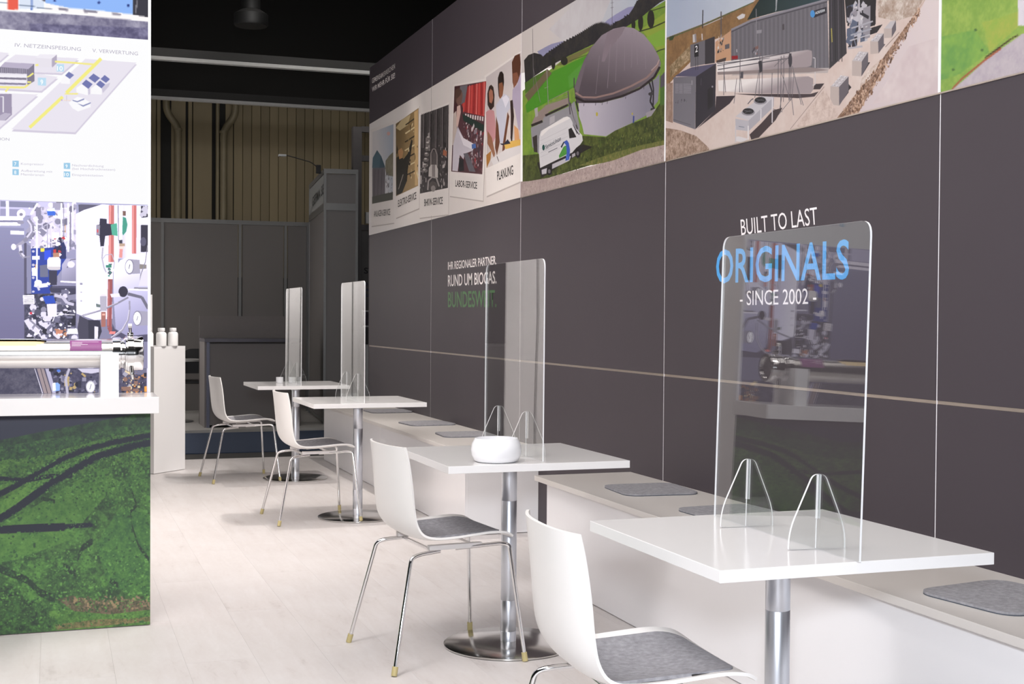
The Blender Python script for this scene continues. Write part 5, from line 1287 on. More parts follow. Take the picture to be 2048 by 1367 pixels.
def acrylic():
    m = bpy.data.materials.new('clear_acrylic'); m.use_nodes = True; nt = m.node_tree; nt.nodes.clear()
    out = nt.nodes.new('ShaderNodeOutputMaterial'); mix = nt.nodes.new('ShaderNodeMixShader'); tr = nt.nodes.new('ShaderNodeBsdfTransparent'); gl = nt.nodes.new('ShaderNodeBsdfGlossy')
    fr = nt.nodes.new('ShaderNodeFresnel'); ge = nt.nodes.new('ShaderNodeNewGeometry'); mr = nt.nodes.new('ShaderNodeMapRange')
    mr.inputs['To Min'].default_value = 1.50; mr.inputs['To Max'].default_value = 1/1.50
    nt.links.new(ge.outputs['Backfacing'], mr.inputs['Value']); nt.links.new(mr.outputs[0], fr.inputs['IOR'])
    tr.inputs[0].default_value = (0.975, 0.982, 0.98, 1); gl.inputs['Color'].default_value = (0.97, 0.97, 0.97, 1); gl.inputs['Roughness'].default_value = 0.0
    nt.links.new(fr.outputs[0], mix.inputs[0]); nt.links.new(tr.outputs[0], mix.inputs[1]); nt.links.new(gl.outputs[0], mix.inputs[2]); nt.links.new(mix.outputs[0], out.inputs[0])
    return m
M_acr = acrylic()

# ------------------------------------------------------------------ floor
def plank_material():
    m = bpy.data.materials.new('limed_oak_plank'); m.use_nodes = True; nt = m.node_tree; b = nt.nodes['Principled BSDF']
    b.inputs['Roughness'].default_value = 0.42; b.inputs['Specular IOR Level'].default_value = 0.35
    tc = nt.nodes.new('ShaderNodeTexCoord'); oi = nt.nodes.new('ShaderNodeObjectInfo'); ad = nt.nodes.new('ShaderNodeVectorMath'); ad.operation = 'ADD'
    sc = nt.nodes.new('ShaderNodeVectorMath'); sc.operation = 'SCALE'; sc.inputs['Scale'].default_value = 37.0
    cx = nt.nodes.new('ShaderNodeCombineXYZ'); nt.links.new(oi.outputs['Random'], cx.inputs[0]); nt.links.new(oi.outputs['Random'], cx.inputs[1]); nt.links.new(cx.outputs[0], sc.inputs[0])
    nt.links.new(tc.outputs['Object'], ad.inputs[0]); nt.links.new(sc.outputs[0], ad.inputs[1])
    def nz(scale, st, det=6, dist=0.0):
        mp = nt.nodes.new('ShaderNodeMapping'); mp.inputs['Scale'].default_value = st; nt.links.new(ad.outputs[0], mp.inputs[0])
        n = nt.nodes.new('ShaderNodeTexNoise'); n.inputs['Scale'].default_value = scale; n.inputs['Detail'].default_value = det; n.inputs['Distortion'].default_value = dist
        nt.links.new(mp.outputs[0], n.inputs['Vector']); return n
    n1 = nz(7, (2.6, .35, 1), 4, 0.6); n2 = nz(26, (1, .3, 1), 8, 2.2); n3 = nz(3.2, (1, 1, 1), 3)
    rp = nt.nodes.new('ShaderNodeValToRGB'); e = rp.color_ramp.elements
    e[0].position = .28; e[0].color = (0.48, 0.435, 0.42, 1); e[1].position = .72; e[1].color = (0.71, 0.68, 0.672, 1)
    x = rp.color_ramp.elements.new(.45); x.color = (0.65, 0.61, 0.595, 1)
    m1 = nt.nodes.new('ShaderNodeMath'); m1.operation = 'MULTIPLY_ADD'; m1.inputs[1].default_value = .45; m1.inputs[2].default_value = 0.0; nt.links.new(n1.outputs['Fac'], m1.inputs[0])
    m2 = nt.nodes.new('ShaderNodeMath'); m2.operation = 'MULTIPLY_ADD'; m2.inputs[1].default_value = .28; nt.links.new(n2.outputs['Fac'], m2.inputs[0]); nt.links.new(m1.outputs[0], m2.inputs[2])
    m3 = nt.nodes.new('ShaderNodeMath'); m3.operation = 'MULTIPLY_ADD'; m3.inputs[1].default_value = .35; nt.links.new(n3.outputs['Fac'], m3.inputs[0]); nt.links.new(m2.outputs[0], m3.inputs[2])
    nt.links.new(m3.outputs[0], rp.inputs[0])
    mr = nt.nodes.new('ShaderNodeMapRange'); mr.inputs['To Min'].default_value = .98; mr.inputs['To Max'].default_value = 1.015; nt.links.new(oi.outputs['Random'], mr.inputs['Value'])
    mx = nt.nodes.new('ShaderNodeVectorMath'); mx.operation = 'SCALE'; nt.links.new(rp.outputs[0], mx.inputs[0]); nt.links.new(mr.outputs[0], mx.inputs['Scale']); nt.links.new(mx.outputs[0], b.inputs['Base Color'])
    bp = nt.nodes.new('ShaderNodeBump'); bp.inputs['Strength'].default_value = .12; bp.inputs['Distance'].default_value = .001; nt.links.new(n2.outputs['Fac'], bp.inputs['Height']); nt.links.new(bp.outputs[0], b.inputs['Normal'])
    return m
floor = obj('floor', nb(-5.2, 0.02, -1.5, 11.70, -0.03, -0.0035), mat('floor_underlay', (0.74, 0.70, 0.68), 0.6, noise=0.05)); tag(floor, kind='structure')
PL = plank_material(); PW, PLn = 0.25, 1.5
pbm = nb(-PW/2+.0002, PW/2-.0002, -PLn/2+.0003, PLn/2-.0003, -0.003, 0.0)
pme = bpy.data.meshes.new('plank'); pbm.to_mesh(pme); pbm.free(); pme.materials.append(PL)
cnt = 0
ncol = 15
for i in range(ncol):
    X = -0.0-PW/2-i*PW
    off = (i*0.53) % 1.0*PLn
    y = -0.8-off
    while y < 11.70-0.01:
        y1 = min(y+PLn, 11.70)
        if y1 > -0.2:
            if y1-y > PLn-1e-4: o = bpy.data.objects.new('plank', pme); COL.objects.link(o); o.location = (X, y+PLn/2, 0)
            else: o = obj('plank', nb(-PW/2+.0002, PW/2-.0002, -(y1-y)/2+.0003, (y1-y)/2, -0.003, 0.0), PL, None, (X, (y+y1)/2, 0))
            o.parent = floor; cnt += 1
        y = y1

# ------------------------------------------------------------------ long graphic wall on the right
wall = obj('wall_right', nb(0.0, 0.09, -1.5, 11.575, 0.0, 3.51), M_core); tag(wall, kind='structure')
YJ = [-0.481, 1.519, 3.519, 5.519, 7.519, 9.519, 11.58]
for r, (z0, z1) in enumerate(((0.004, 0.994), (1.006, 1.9985), (3.004, 3.51))):
    for a, b in zip(YJ, YJ[1:]):
        if r == 2 and a < 0: pass
        g = 0.0022; obj('wall_panel', nb(-0.006, 0.0, a+g, b-g, z0, z1, 0.0008), M_dark, wall)
for yj in (1.519, 3.519, 5.519, 7.519, 9.519):
    for za, zb in ((0.004, 1.9985), (3.004, 3.51)):
        obj('joint_strip', nb(-0.0055, 0.0, yj-.0019, yj+.0019, za, zb), mat('joint_white', (0.86, 0.84, 0.87), 0.4, noise=.02), wall)
obj('joint_profile', nb(-0.0035, 0.0, -1.4, 11.575, 0.9945, 1.0055), M_brass, wall)
obj('end_profile', nb(-0.008, 0.092, 11.574, 11.584, 0, 3.51), M_dark, wall)
# printed boards along the top row
def wall_print(key, a, b, res, label, gain=0.92):
    img = draw(ART[key], 0, b-a, 0, 1.0, res, 7)
    m = print_material('print_'+key, img, 0.42, gain=gain); m.node_tree.nodes['Principled BSDF'].inputs['Specular IOR Level'].default_value = 0.2
    o = print_board('printed_graphic', 'X', a, b, 1.9995, 3.0005, -0.010, -0.0002, m, M_core); tag(o, label, 'poster')
    for op in ART[key]:
        if op[0] == 'T':
            q = op[3]; pt = [(-0.010, a+q[i]/1000, 2.0+q[i+1]/1000) for i in (0, 2, 4)]
            l = letters(op[1], *pt, text_mat(op[2]), o, (-1, 0, 0), bold=op[4])
    return o
wall_print('field', 1.525, 3.512, 260, 'printed photo of a green meadow beside a grey road at the right picture edge')
wall_print('plant', 3.524, 5.512, 680, 'printed photo of a gas plant with white tanks and grey containers')
wall_print('dome', 5.524, 7.514, 620, 'printed photo of a brown domed digester tank with a white van')
bd = wall_print('board', 7.519, 11.574, 360, 'white printed board showing five captioned snapshots at the far wall end')  # ground gradient lightens to the far end, lamp light painted into the print
bd.children[0]['label'] = 'handwritten style black caption'
for y, w in ((3.518, .012), (5.518, .009)):
    obj('picture_profile', nb(-0.0125, -0.0002, y-w/2, y+w/2, 1.9995, 3.0), mat('white_strip', (0.86, 0.85, 0.86), 0.4), wall)
obj('picture_profile', nb(-0.0105, -0.0002, 1.5, 7.514, 1.9945, 1.9995), M_brass, wall)
for op in ART['slogan']:
    q = op[3]; pt = [(-0.006, q[i]/1000, q[i+1]/1000) for i in (0, 2, 4)]
    letters(op[1], *pt, text_mat(op[2]), wall, (-1, 0, 0), bold=op[4])
wall.children[-1]['label'] = 'white vinyl lettering'

# ------------------------------------------------------------------ benches along the wall
def bench(y0, y1, seams, label):
    t = empty('bench', (-0.25, (y0+y1)/2, 0), label, 'bench', 'white wall benches'); cy = (y0+y1)/2
    e = [y0]+seams+[y1]
    for a, b in zip(e, e[1:]):
        obj('front_panel', nb(-0.458+.25, -0.440+.25, a+.0015-cy, b-.0015-cy, 0.004, 0.480), M_bench_front, t)
    obj('end_panel', nb(-0.4395+.25, -0.001+.25, y0+.0005-cy, y0+.018-cy, 0.004, 0.480), M_bench_front, t)
    obj('end_panel', nb(-0.4395+.25, -0.001+.25, y1-.018-cy, y1-.0005-cy, 0.004, 0.480), M_bench_front, t)
    obj('seat_board', nb(-0.515+.25, -0.0008+.25-.006, y0-.045-cy, y1+.02-cy, 0.4805, 0.505, 0.001), M_bench, t)
    obj('plinth', nb(-0.435+.25, -0.42+.25, y0+.03-cy, y1-.03-cy, 0.0, 0.06), M_underplate, t)
    return t
bench(-0.6, 5.86, [1.6, 3.80], 'long white bench under the BUILT TO LAST lettering, nearer to the viewer')
bench(7.18, 11.35, [9.24], 'white bench at the far end of the dark wall, behind the second table')

def pad_mesh(w=0.36, d=0.34, t=0.009, taper=0.03):
    pts = round_poly([(-d/2, -w/2+taper*.3), (d/2, -w/2), (d/2, w/2), (-d/2, w/2-taper*.3)], 0.07, 7)
    bm = bmesh.new()
    prism(bm, pts, 'Z', 0.0, 0.003); r = 0.996
    for f in bm.faces: f.material_index = 1
    n0 = len(bm.faces)
    prism(bm, [(x*.998, y*.998) for x, y in pts], 'Z', 0.003, t)
    bm.faces.ensure_lookup_table()
    for f in bm.faces[n0:]: f.material_index = 0
    return bm
pads = [((-0.245, 2.90), 8, 'grey felt pad on the bench at the right picture edge'), ((-0.215, 5.22), -4, 'grey felt pad on the bench beyond the nearest table, in full view'),
        ((-0.20, 4.50), 3, 'grey felt pad on the bench mostly hidden by the nearest tabletop'), ((-0.20, 8.93), 5, 'grey felt pad on the far bench, middle one of three'),
        ((-0.20, 8.02), -3, 'grey felt pad on the far bench, nearest of the three'), ((-0.18, 10.16), 2, 'grey felt pad on the far bench, farthest of the three under the table edge')]
for (x, y), a, lb in pads:
    o = obj('felt_pad', pad_mesh(), [M_felt, M_feltedge], None, (x, y, 0.5052)); o.rotation_euler = (0, 0, math.radians(a)); tag(o, lb, 'seat pad', 'grey felt seat pads')

# ------------------------------------------------------------------ tables
def make_table():
    t = empty('table', (0, 0, 0))
    obj('tabletop', nb(-.35, .35, -.35, .35, 0.713, 0.740, 0.0012), M_white, t)
    bm = bmesh.new(); lathe(bm, [(.02, .7), (.105, .702), (.11, .7128)], n=32); obj('mounting_plate', bm, M_underplate, t, smooth=True)
    bm = bmesh.new()
    prof = [(.030, .012)]
    for z in (.055, .175, .56): prof += [(.030, z-.0012), (.0292, z), (.030, z+.0012)]
    prof += [(.030, .685), (.034, .688), (.034, .702)]
    lathe(bm, prof, n=36); obj('column', bm, M_steel, t, smooth=True)
    bm = bmesh.new(); lathe(bm, [(.245, 0.0), (.25, .003), (.25, .008), (.244, .0105), (.10, .014), (.036, .017)], n=64); obj('base', bm, M_disc, t, smooth=True)
    return t
TABS = [(-1.04, 2.765, 0, 'square white pedestal table nearest to the viewer, at the lower right'),
        (-1.043, 4.74, 0, 'square white pedestal table with a white round bowl, second from the viewer'),
        (-0.893, 8.06, 0.4, 'square white pedestal table third from the viewer, before the far bench'),
        (-0.925, 10.12, 0.8, 'square white pedestal table farthest from the viewer, with two small cups')]
tp = make_table()
for i, (x, y, a, lb) in enumerate(TABS):
    t = tp if i == 0 else copy_tree(tp)
    t.location = (x, y, 0); t.rotation_euler = (0, 0, math.radians(a)); tag(t, lb, 'table', 'white pedestal tables')

# ------------------------------------------------------------------ acrylic shields
def make_shield():
    s = empty('acrylic_shield', (0, 0, 0))
    bm = bmesh.new(); prism(bm, round_poly([(-.34, 0), (.34, 0), (.34, .742), (-.34, .742)], [.003, .003, .035, .035], 6), 'X', -.0025, .0025, edge_mat=1)
    obj('pane', bm, [M_acr, M_acr_edge], s)
    out = round_poly([(-.074, 0), (.074, 0), (.074, .042), (.016, .172), (-.016, .172), (-.074, .042)], [.003, .003, .035, .014, .014, .035], 5)
    for y in (-.165, .165):
        bm = bmesh.new(); prism(bm, out, 'Y', y-.0032, y+.0032, edge_mat=1)
        box(bm, -.0042, -.0028, y-.0034, y+.0034, .070, .171); box(bm, .0028, .0042, y-.0034, y+.0034, .070, .171); box(bm, -.0036, -.0028, y-.0016, y+.0016, .002, .069)
        bm.faces.ensure_lookup_table()
        for f in bm.faces[-18:]: f.material_index = 1
        obj('support_foot', bm, [M_acr, M_acr_edge], s)
    return s
sp = make_shield()
SH = [(-1.050, 2.742, -1.0, 1.5, 'clear acrylic screen on the nearest table, in front of the blue lettering'),
      (-1.020, 4.775, 0, 0.2, 'clear acrylic screen on the second table, beside the BUNDESWEIT lettering'),
      (-0.925, 8.08, 0.0, 0.0, 'clear acrylic screen on the third table, at the far end of the dark wall'),
      (-0.945, 10.12, 0.3, 0.3, 'clear acrylic screen on the farthest table, before the dark hall')]
for i, (x, y, rz, ry, lb) in enumerate(SH):
    s = sp if i == 0 else copy_tree(sp)
    s.location = (x, y, 0.7402); s.rotation_euler = (0, math.radians(ry), math.radians(rz)); tag(s, lb, 'protective screen', 'acrylic table screens')

# bowl and cups
M_bowl = mat('white_ceramic', (0.90, 0.90, 0.92), 0.25, noise=0.01)
bm = bmesh.new(); lathe(bm, [(.070, .0), (.080, .005), (.090, .025), (.0925, .045), (.089, .066), (.078, .086), (.074, .086), (.084, .064), (.087, .04), (.07, .012), (.001, .010)], n=48)
tag(obj('bowl', bm, M_bowl, None, (-1.180, 4.495, .7405), smooth=True), 'round white bowl on the second table inside the screen foot', 'bowl')
for x, y, w in ((-1.03, 10.24, 'left'), (-0.935, 10.22, 'right')):
    bm = bmesh.new(); lathe(bm, [(.026, 0), (.028, .004), (.028, .045), (.025, .045), (.024, .006), (.001, .005)], n=28)
    tag(obj('cup', bm, M_bowl, None, (x, y, .7405), smooth=True), f'small white cup on the farthest table, {w} one of the pair', 'cup', 'small white cups on the farthest table')

# ------------------------------------------------------------------ chairs
def catmull(P, n=5):
    out = []
    for i in range(len(P)-1):
        p0, p1, p2, p3 = (np.array(P[max(i-1, 0)]), np.array(P[i]), np.array(P[i+1]), np.array(P[min(i+2, len(P)-1)]))
        for k in range(n):
            t = k/n; out.append(.5*((2*p1)+(-p0+p2)*t+(2*p0-5*p1+4*p2-p3)*t*t+(-p0+3*p1-3*p2+p3)*t**3))
    out.append(np.array(P[-1])); return out
#          f      z     hw    fwd    up
PROF = [(-.210, .797, .192, .034, 0), (-.203, .742, .201, .037, 0), (-.194, .66, .209, .038, 0), (-.184, .575, .214, .035, 0), (-.167, .512, .218, .028, .006), (-.130, .466, .222, .016, .014),
        (-.07, .444, .225, .004, .021), (.01, .440, .225, 0, .025), (.09, .445, .225, 0, .026), (.16, .454, .223, 0, .021), (.215, .456, .217, 0, .013), (.245, .447, .205, 0, .006)]
SHELLP = catmull(PROF, 4)
def shell_pt(p, s):
    f, z, hw, fw, up = p; e = abs(s)**2.6
    return Vector((f+fw*e, s*hw, z+up*e))
def make_chair():
    c = empty('chair', (0, 0, 0)); nl = 20
    me = bpy.data.meshes.new('seat_shell'); vs, fs = [], []
    for p in SHELLP:
        for j in range(nl+1): vs.append(shell_pt(p, -1+2*j/nl))
    for i in range(len(SHELLP)-1):
        for j in range(nl): a = i*(nl+1)+j; fs.append((a, a+1, a+nl+2, a+nl+1))
    me.from_pydata([tuple(v) for v in vs], [], fs)
    bm = bmesh.new(); bm.from_mesh(me)
    # round the four outer corners of the shell
    bm.verts.ensure_lookup_table()
    bmesh.ops.recalc_face_normals(bm, faces=bm.faces[:])
    bm.faces.ensure_lookup_table()
    if bm.faces[len(bm.faces)//2].normal.z > 0: bmesh.ops.reverse_faces(bm, faces=bm.faces[:])
    r = bmesh.ops.solidify(bm, geom=bm.faces[:], thickness=0.008)
    bmesh.ops.recalc_face_normals(bm, faces=bm.faces[:])
    sh = obj('seat_shell', bm, M_shell, c, smooth=True)
    # underside rib that carries the frame
    for s in (-1, 1):
        obj('mounting_bracket', nb(-.075, .135, s*.168-.014, s*.168+.014, .4185, .4365, .003), mat('bracket_plastic', (0.66, 0.63, 0.62), .45, noise=.02), c)
        tops = {1: [(.03, s*.168, .4200), (.205, s*.188, .4300), (.235, s*.196, .424), (.272, s*.261, .012)], -1: [(-.03, s*.168, .4140), (-.115, s*.180, .4080), (-.150, s*.192, .398), (-.236, s*.261, .012)]}
        for k, pts in tops.items():
            bm = bmesh.new(); tube(bm, pts, .0075, 12, .03); l = obj('leg', bm, M_chrome, c, smooth=True)
            p = Vector(pts[-1]); d = (p-Vector(pts[-2])).normalized(); a = p-d*.022; b = p+d*.0105
            bm = bmesh.new(); tube(bm, [a, b], .0108, 14, smooth=False); obj('glide', bm, M_glide, l, smooth=True)
    bm = bmesh.new(); tube(bm, [(-.05, -.17, .412), (-.05, .17, .412)], .007, 10, smooth=False); tube(bm, [(.11, -.18, .423), (.11, .18, .423)], .007, 10, smooth=False)
    obj('seat_frame', bm, M_chrome, c, smooth=True)
    return c
def make_chair_pad():
    # felt pad that follows the seat
    cols, n = 22, 20; zc = [p for p in SHELLP if p[0] > -.15 or p[1] < .47]; me = bpy.data.meshes.new('felt_pad')
    fs_ = np.array([p[0] for p in SHELLP]); k0 = int(np.argmin(np.abs(np.array([p[1] for p in SHELLP])-.47))) 
    f0, f1, hw = -.118, .222, .188
    def seat(f, y):
        i = k0-2
        while i < len(SHELLP)-2 and SHELLP[i+1][0] < f: i += 1
        a, b = SHELLP[i], SHELLP[i+1]; t = (f-a[0])/(b[0]-a[0]) if b[0] != a[0] else 0
        p = a+(b-a)*t; s = y/p[2]; return p[1]+p[4]*abs(s)**2.6
    outline = round_poly([(f0, -hw+.01), (f1, -hw), (f1, hw), (f0, hw-.01)], [.05, .08, .08, .05], 7)
    bm = bmesh.new(); ring_n = 7; R = []
    cx = (f0+f1)/2
    for k in range(ring_n+1):
        q = k/ring_n; R.append([(cx+(x-cx)*q, y*q) for x, y in outline])
    def put(dz, q=1.0): return [[bm.verts.new((x, y, seat(x, y)+dz)) for x, y in ring] for ring in R[1:]]
    top, bot = put(.0125), put(.0045); ct = bm.verts.new((cx, 0, seat(cx, 0)+.0125)); cb = bm.verts.new((cx, 0, seat(cx, 0)+.0045)); n = len(outline)
    for G_, c_ in ((top, ct), (bot, cb)):
        for i in range(n): bm.faces.new((c_, G_[0][i], G_[0][(i+1) % n]))
        for a, b in zip(G_, G_[1:]):
            for i in range(n): bm.faces.new((a[i], b[i], b[(i+1) % n], a[(i+1) % n]))
    for i in range(n): f = bm.faces.new((top[-1][i], bot[-1][i], bot[-1][(i+1) % n], top[-1][(i+1) % n]))
    bmesh.ops.recalc_face_normals(bm, faces=bm.faces[:]); return bm
CH = [(-1.448, 2.782, -3.1, 'white shell chair with grey pad at the nearest table, cut off by the bottom edge', 'grey felt pad lying on the nearest white chair'),
      (-1.361, 4.722, 5.3, 'white shell chair with chrome legs at the second table', 'grey felt pad lying on the chair at the second table'),
      (-1.200, 8.109, 2.8, 'white shell chair with chrome legs at the third table', 'grey felt pad lying on the chair at the third table'),
      (-1.360, 10.222, 5.0, 'white shell chair with chrome legs at the farthest table, beside the white counter', 'grey felt pad lying on the chair at the farthest table')]
cp = make_chair(); cpad = obj('felt_pad', make_chair_pad(), M_felt, smooth=True)
cpad_tag = None
for i, (x, y, a, lb, pl) in enumerate(CH):
    c = cp if i == 0 else copy_tree(cp); c.location = (x, y, 0); c.rotation_euler = (0, 0, math.radians(a)); tag(c, lb, 'chair', 'white shell chairs')
    p = cpad if i == 0 else cpad.copy()
    if i: COL.objects.link(p)
    for ch in list(p.children): pass
    p.location = (x, y, 0); p.rotation_euler = (0, 0, math.radians(a)); tag(p, pl, 'seat pad', 'grey felt seat pads')
lt = obj('care_label', nb(.095, .150, -.1905, -.1885, .4665, .4745), M_black, cpad); lt['label'] = 'small black sewn-in label'

# ------------------------------------------------------------------ left display block with lit prints
DX, DY = -2.333, 5.49
disp = empty('display_wall', (-3.2, 5.6, 0), 'tall white display block with backlit prints above a green field print', 'display wall')
def dchild(o): o.parent = disp; o.matrix_parent_inverse = Matrix.Translation((3.2, -5.6, 0)); return o
M_dw = mat('display_white', (0.88, 0.86, 0.86), 0.4, noise=0.015, nscale=2)
for (a, b) in ((5.512, 6.498), (6.502, 7.498), (7.502, 8.30), (8.304, 8.66)):
    dchild(obj('side_panel', nb(DX-.02, DX, a, b, 0.004, 3.6), M_dw))
dchild(obj('core_frame', nb(-4.2, DX-.021, 5.512, 8.66, 0.0, 3.6), M_dw))
dchild(obj('edge_profile', nb(DX-.010, DX+.001, 5.483, 5.5115, 0.953, 3.6), mat('white_metal_profile', (0.86, 0.86, 0.9), .35, noise=.01)))
cab = bmesh.new(); tube(cab, [(DX+.006, 8.02, 0.02), (DX+.006, 8.03, 0.7), (DX+.006, 8.00, 1.3), (DX+.006, 8.04, 2.2), (DX+.006, 8.02, 3.5)], .004, 6); dchild(obj('power_cable', cab, M_black))
DP = [('grass', 0.004, 0.883, 420, 0.0, 0.95, 'matt print of a green field with wheel tracks'), ('machine', 0.95, 1.7125, 640, 1.0, 1.0, 'backlit photo print of pipework and gauges'),
      ('diagram', 1.7125, 2.3785, 560, 0.95, 1.0, 'backlit isometric process diagram'), ('top', 2.3785, 3.6, 220, 1.0, 1.0, 'backlit photo print of a blue container')]
for k, z0, z1, res, em, gain, lb in DP:
    xe = DX+.001 if k == 'grass' else DX-.010
    img = draw(ART[k], 0, 4.2+xe, z0, z1, res, 11)
    if k == 'machine': img = img*.86+.14*np.array([.90, .89, .95], np.float32)   # pale print
    m = print_material('print_'+k, img, 0.5, emit=em, gain=gain, hi=.8 if k == 'machine' else 0.0, pw=3)
    o = print_board('printed_panel', 'Y', -4.2, xe, z0, z1, 5.484, 5.5115, m, M_dw); dchild(o); o['label'] = lb
    for op in ART[k]:
        if op[0] == 'T':
            q = op[3]; pt = [(-4.2+q[i]/1000, 5.484, q[i+1]/1000) for i in (0, 2, 4)]
            letters(op[1], *pt, text_mat(op[2], .03, 1.0), o, (0, -1, 0), thick=.0006, bold=op[4])
# shelf in front of the display
tag(obj('shelf', nb(-4.2, -2.321, 5.165, 5.4835, 0.8885, 0.952, 0.002), M_white), 'thick white shelf board projecting from the display above the green field print', 'shelf')
M_block = mat('white_block', (0.85, 0.85, 0.86), .4, noise=.01)
for x, lb in ((-2.502, 'white upright block carrying the steel tube, on the right of the shelf'), (-3.7, 'white upright block carrying the steel tube, outside the left picture edge')):
    bm = bmesh.new(); prism(bm, [(-.112, 0), (.085, 0), (.085, .120), (.0583, .1438)]+[(.0585*math.cos(math.radians(-20-g)), .1638+.0585*math.sin(math.radians(-20-g))) for g in range(8, 160, 12)]+[(-.0583, .1638), (-.0583, .168), (-.112, .168)], 'X', -.033, .033)
    o = obj('support_block', bm, M_block, None, (x, 5.30, .9522)); tag(o, lb, 'support block', 'white blocks under the steel tube')
# stainless tube with a cut-away window, flange, clamp and label
TC = (5.30, 1.1160); R_ = .0565
tb = empty('membrane_tube', (-3.1, TC[0], TC[1]), 'shiny stainless steel tube with cut-away window and clamped end on the shelf', 'steel tube')
def tchild(o): o.parent = tb; return o
M_tube = mat('stainless_tube', (0.72, 0.70, 0.68), .22, 1.0, noise=.03, nscale=30, stretch=(1, .05, .05))
def tube_shell():
    bm = bmesh.new(); n = 56; xs = [-1.0, -.9, -.75, .20, .30, .335, .36, .37, .605, .66]
    def gap(x, a):  # window in upper front side
        if x < -.9 or x > .37: return False
        w = 26 if x < .30 else (26*(1-((x-.30)/.07)**2)**.5 if x < .37 else 0)
        d = math.degrees(a); return abs(((d-122+180) % 360)-180) < w
    xs = sorted(set(xs+[.30+.07*t/8 for t in range(9)])); V = {}
    for i, x in enumerate(xs):
        for j in range(n):
            a = 2*math.pi*j/n; V[i, j] = bm.verts.new((x, R_*math.cos(a), R_*math.sin(a)))
    for i in range(len(xs)-1):
        for j in range(n):
            xm = (xs[i]+xs[i+1])/2; am = 2*math.pi*(j+.5)/n
            if gap(xm, am): continue
            bm.faces.new((V[i, j], V[i, (j+1) % n], V[i+1, (j+1) % n], V[i+1, j]))
    bmesh.ops.recalc_face_normals(bm, faces=bm.faces[:]); bmesh.ops.solidify(bm, geom=bm.faces[:], thickness=.0025); return bm
tchild(obj('tube_body', tube_shell(), M_tube, smooth=True))
bm = bmesh.new(); lathe(bm, [(.047, -.98), (.047, .365)], n=40, axis='X'); fb = tchild(obj('membrane_bundle', bm, mat('cream_fibres', (0.86, 0.66, 0.36), .6, noise=.12, nscale=60, stretch=(.03, 1, 1)), smooth=True)); fb['label'] = 'cream coloured fibre bundle'
bm = bmesh.new(); lathe(bm, [(.0548, .610), (.064, .612), (.064, .640), (.058, .646), (.058, .652), (.0668, .660), (.0668, .682)], n=48, axis='X'); tchild(obj('end_flange', bm, M_chrome, smooth=True))
bm = bmesh.new(); lathe(bm, [(.0666, .6835), (.0668, .6845), (.0668, .722), (.064, .726), (.050, .727), (.046, .718), (.02, .717)], n=48, axis='X'); tchild(obj('end_cap', bm, M_chrome, smooth=True))
bm = bmesh.new(); lathe(bm, [(.0575, .664), (.0715, .667), (.0715, .690), (.0575, .693)], n=48, axis='X'); box(bm, .668, .690, -.018, .012, .070, .082, .002)
clamp = tchild(obj('clamp_ring', bm, M_chrome, smooth=True))
bm = bmesh.new(); tube(bm, [(.679, -.012, .078), (.676, -.016, .112)], .006, 10, smooth=False); lathe(bm, [(.009, .670), (.009, .684)], -.016, .108, n=6, axis='X'); obj('wing_bolt', bm, M_chrome, clamp, smooth=True)
bm = bmesh.new(); tube(bm, [(.679, -.045, -.045), (.684, -.055, -.082), (.686, -.05, -.098)], [.009, .006], 10); obj('hinge_bolt', bm, M_chrome, clamp, smooth=True)
bm = bmesh.new(); vs = [[], []]
for j in range(9):
    a = math.radians(118+j*50/8)
    for k, x in enumerate((.455, .571)): vs[k].append(bm.verts.new((x, (R_+.0008)*math.cos(a), (R_+.0008)*math.sin(a))))
for j in range(8): bm.faces.new((vs[0][j], vs[0][j+1], vs[1][j+1], vs[1][j]))
lb_ = tchild(obj('tube_label', bm, mat('purple_label', (0.22, 0.05, 0.19), .45, noise=.03))); lb_['label'] = 'purple printed label'
for z, x1, h in ((.0395, .50, .0028), (.0345, .52, .0022), (.0295, .495, .0022), (.0445, .56, .0016)):
    a = math.asin(min((z)/R_, 1)); y = -(R_+.0015)*math.cos(a)
    o = obj('print_line', nb(.462, x1, y-.0003, y+.0006, z, z+h), mat('label_white', (.75, .6, .72), .5), lb_)

# ------------------------------------------------------------------ white counter behind, bottles
ct = empty('counter', (-1.82, 10.83, 0), 'narrow white counter with three bottles standing behind the display block', 'counter')
ang = math.atan2(10.965-10.69, -1.685+1.952)
A_ = Vector((-1.952, 10.69, 0)); B_ = Vector((-1.685, 10.965, 0)); dv = Vector((-.705, .709, 0))*2.6
def quad_prism(pts, z0, z1, off=Vector((-1.82, 10.83, 0))):
    bm = bmesh.new(); prism(bm, [((p-off).x, (p-off).y) for p in pts], 'Z', z0, z1); return bm
o = obj('body', quad_prism([A_, B_, B_+dv, A_+dv], 0.004, 0.992), M_white, ct); o = obj('worktop', quad_prism([A_, B_, B_+dv, A_+dv], 0.9922, 1.0145), M_white_edge, ct)
M_bottle = mat('white_bottle_plastic', (0.86, 0.85, 0.84), .35, noise=.01)
for i, (x, y, w) in enumerate(((-1.888, 10.79, 'middle'), (-1.790, 10.885, 'right'), (-1.99, 10.79, 'left, half hidden by the display'))):
    t = empty('bottle', (x, y, 1.0147), f'white plastic bottle on the white counter, {w}', 'bottle', 'white bottles on the counter')
    bm = bmesh.new(); lathe(bm, [(.036, 0), (.040, .003), (.041, .008), (.041, .098), (.036, .110), (.022, .118), (.021, .122)], n=32); obj('bottle_body', bm, M_bottle, t, smooth=True)
    bm = bmesh.new(); lathe(bm, [(.027, .122), (.028, .124), (.028, .145), (.026, .148), (.004, .1485)], n=32); obj('cap', bm, M_white_edge, t, smooth=True)
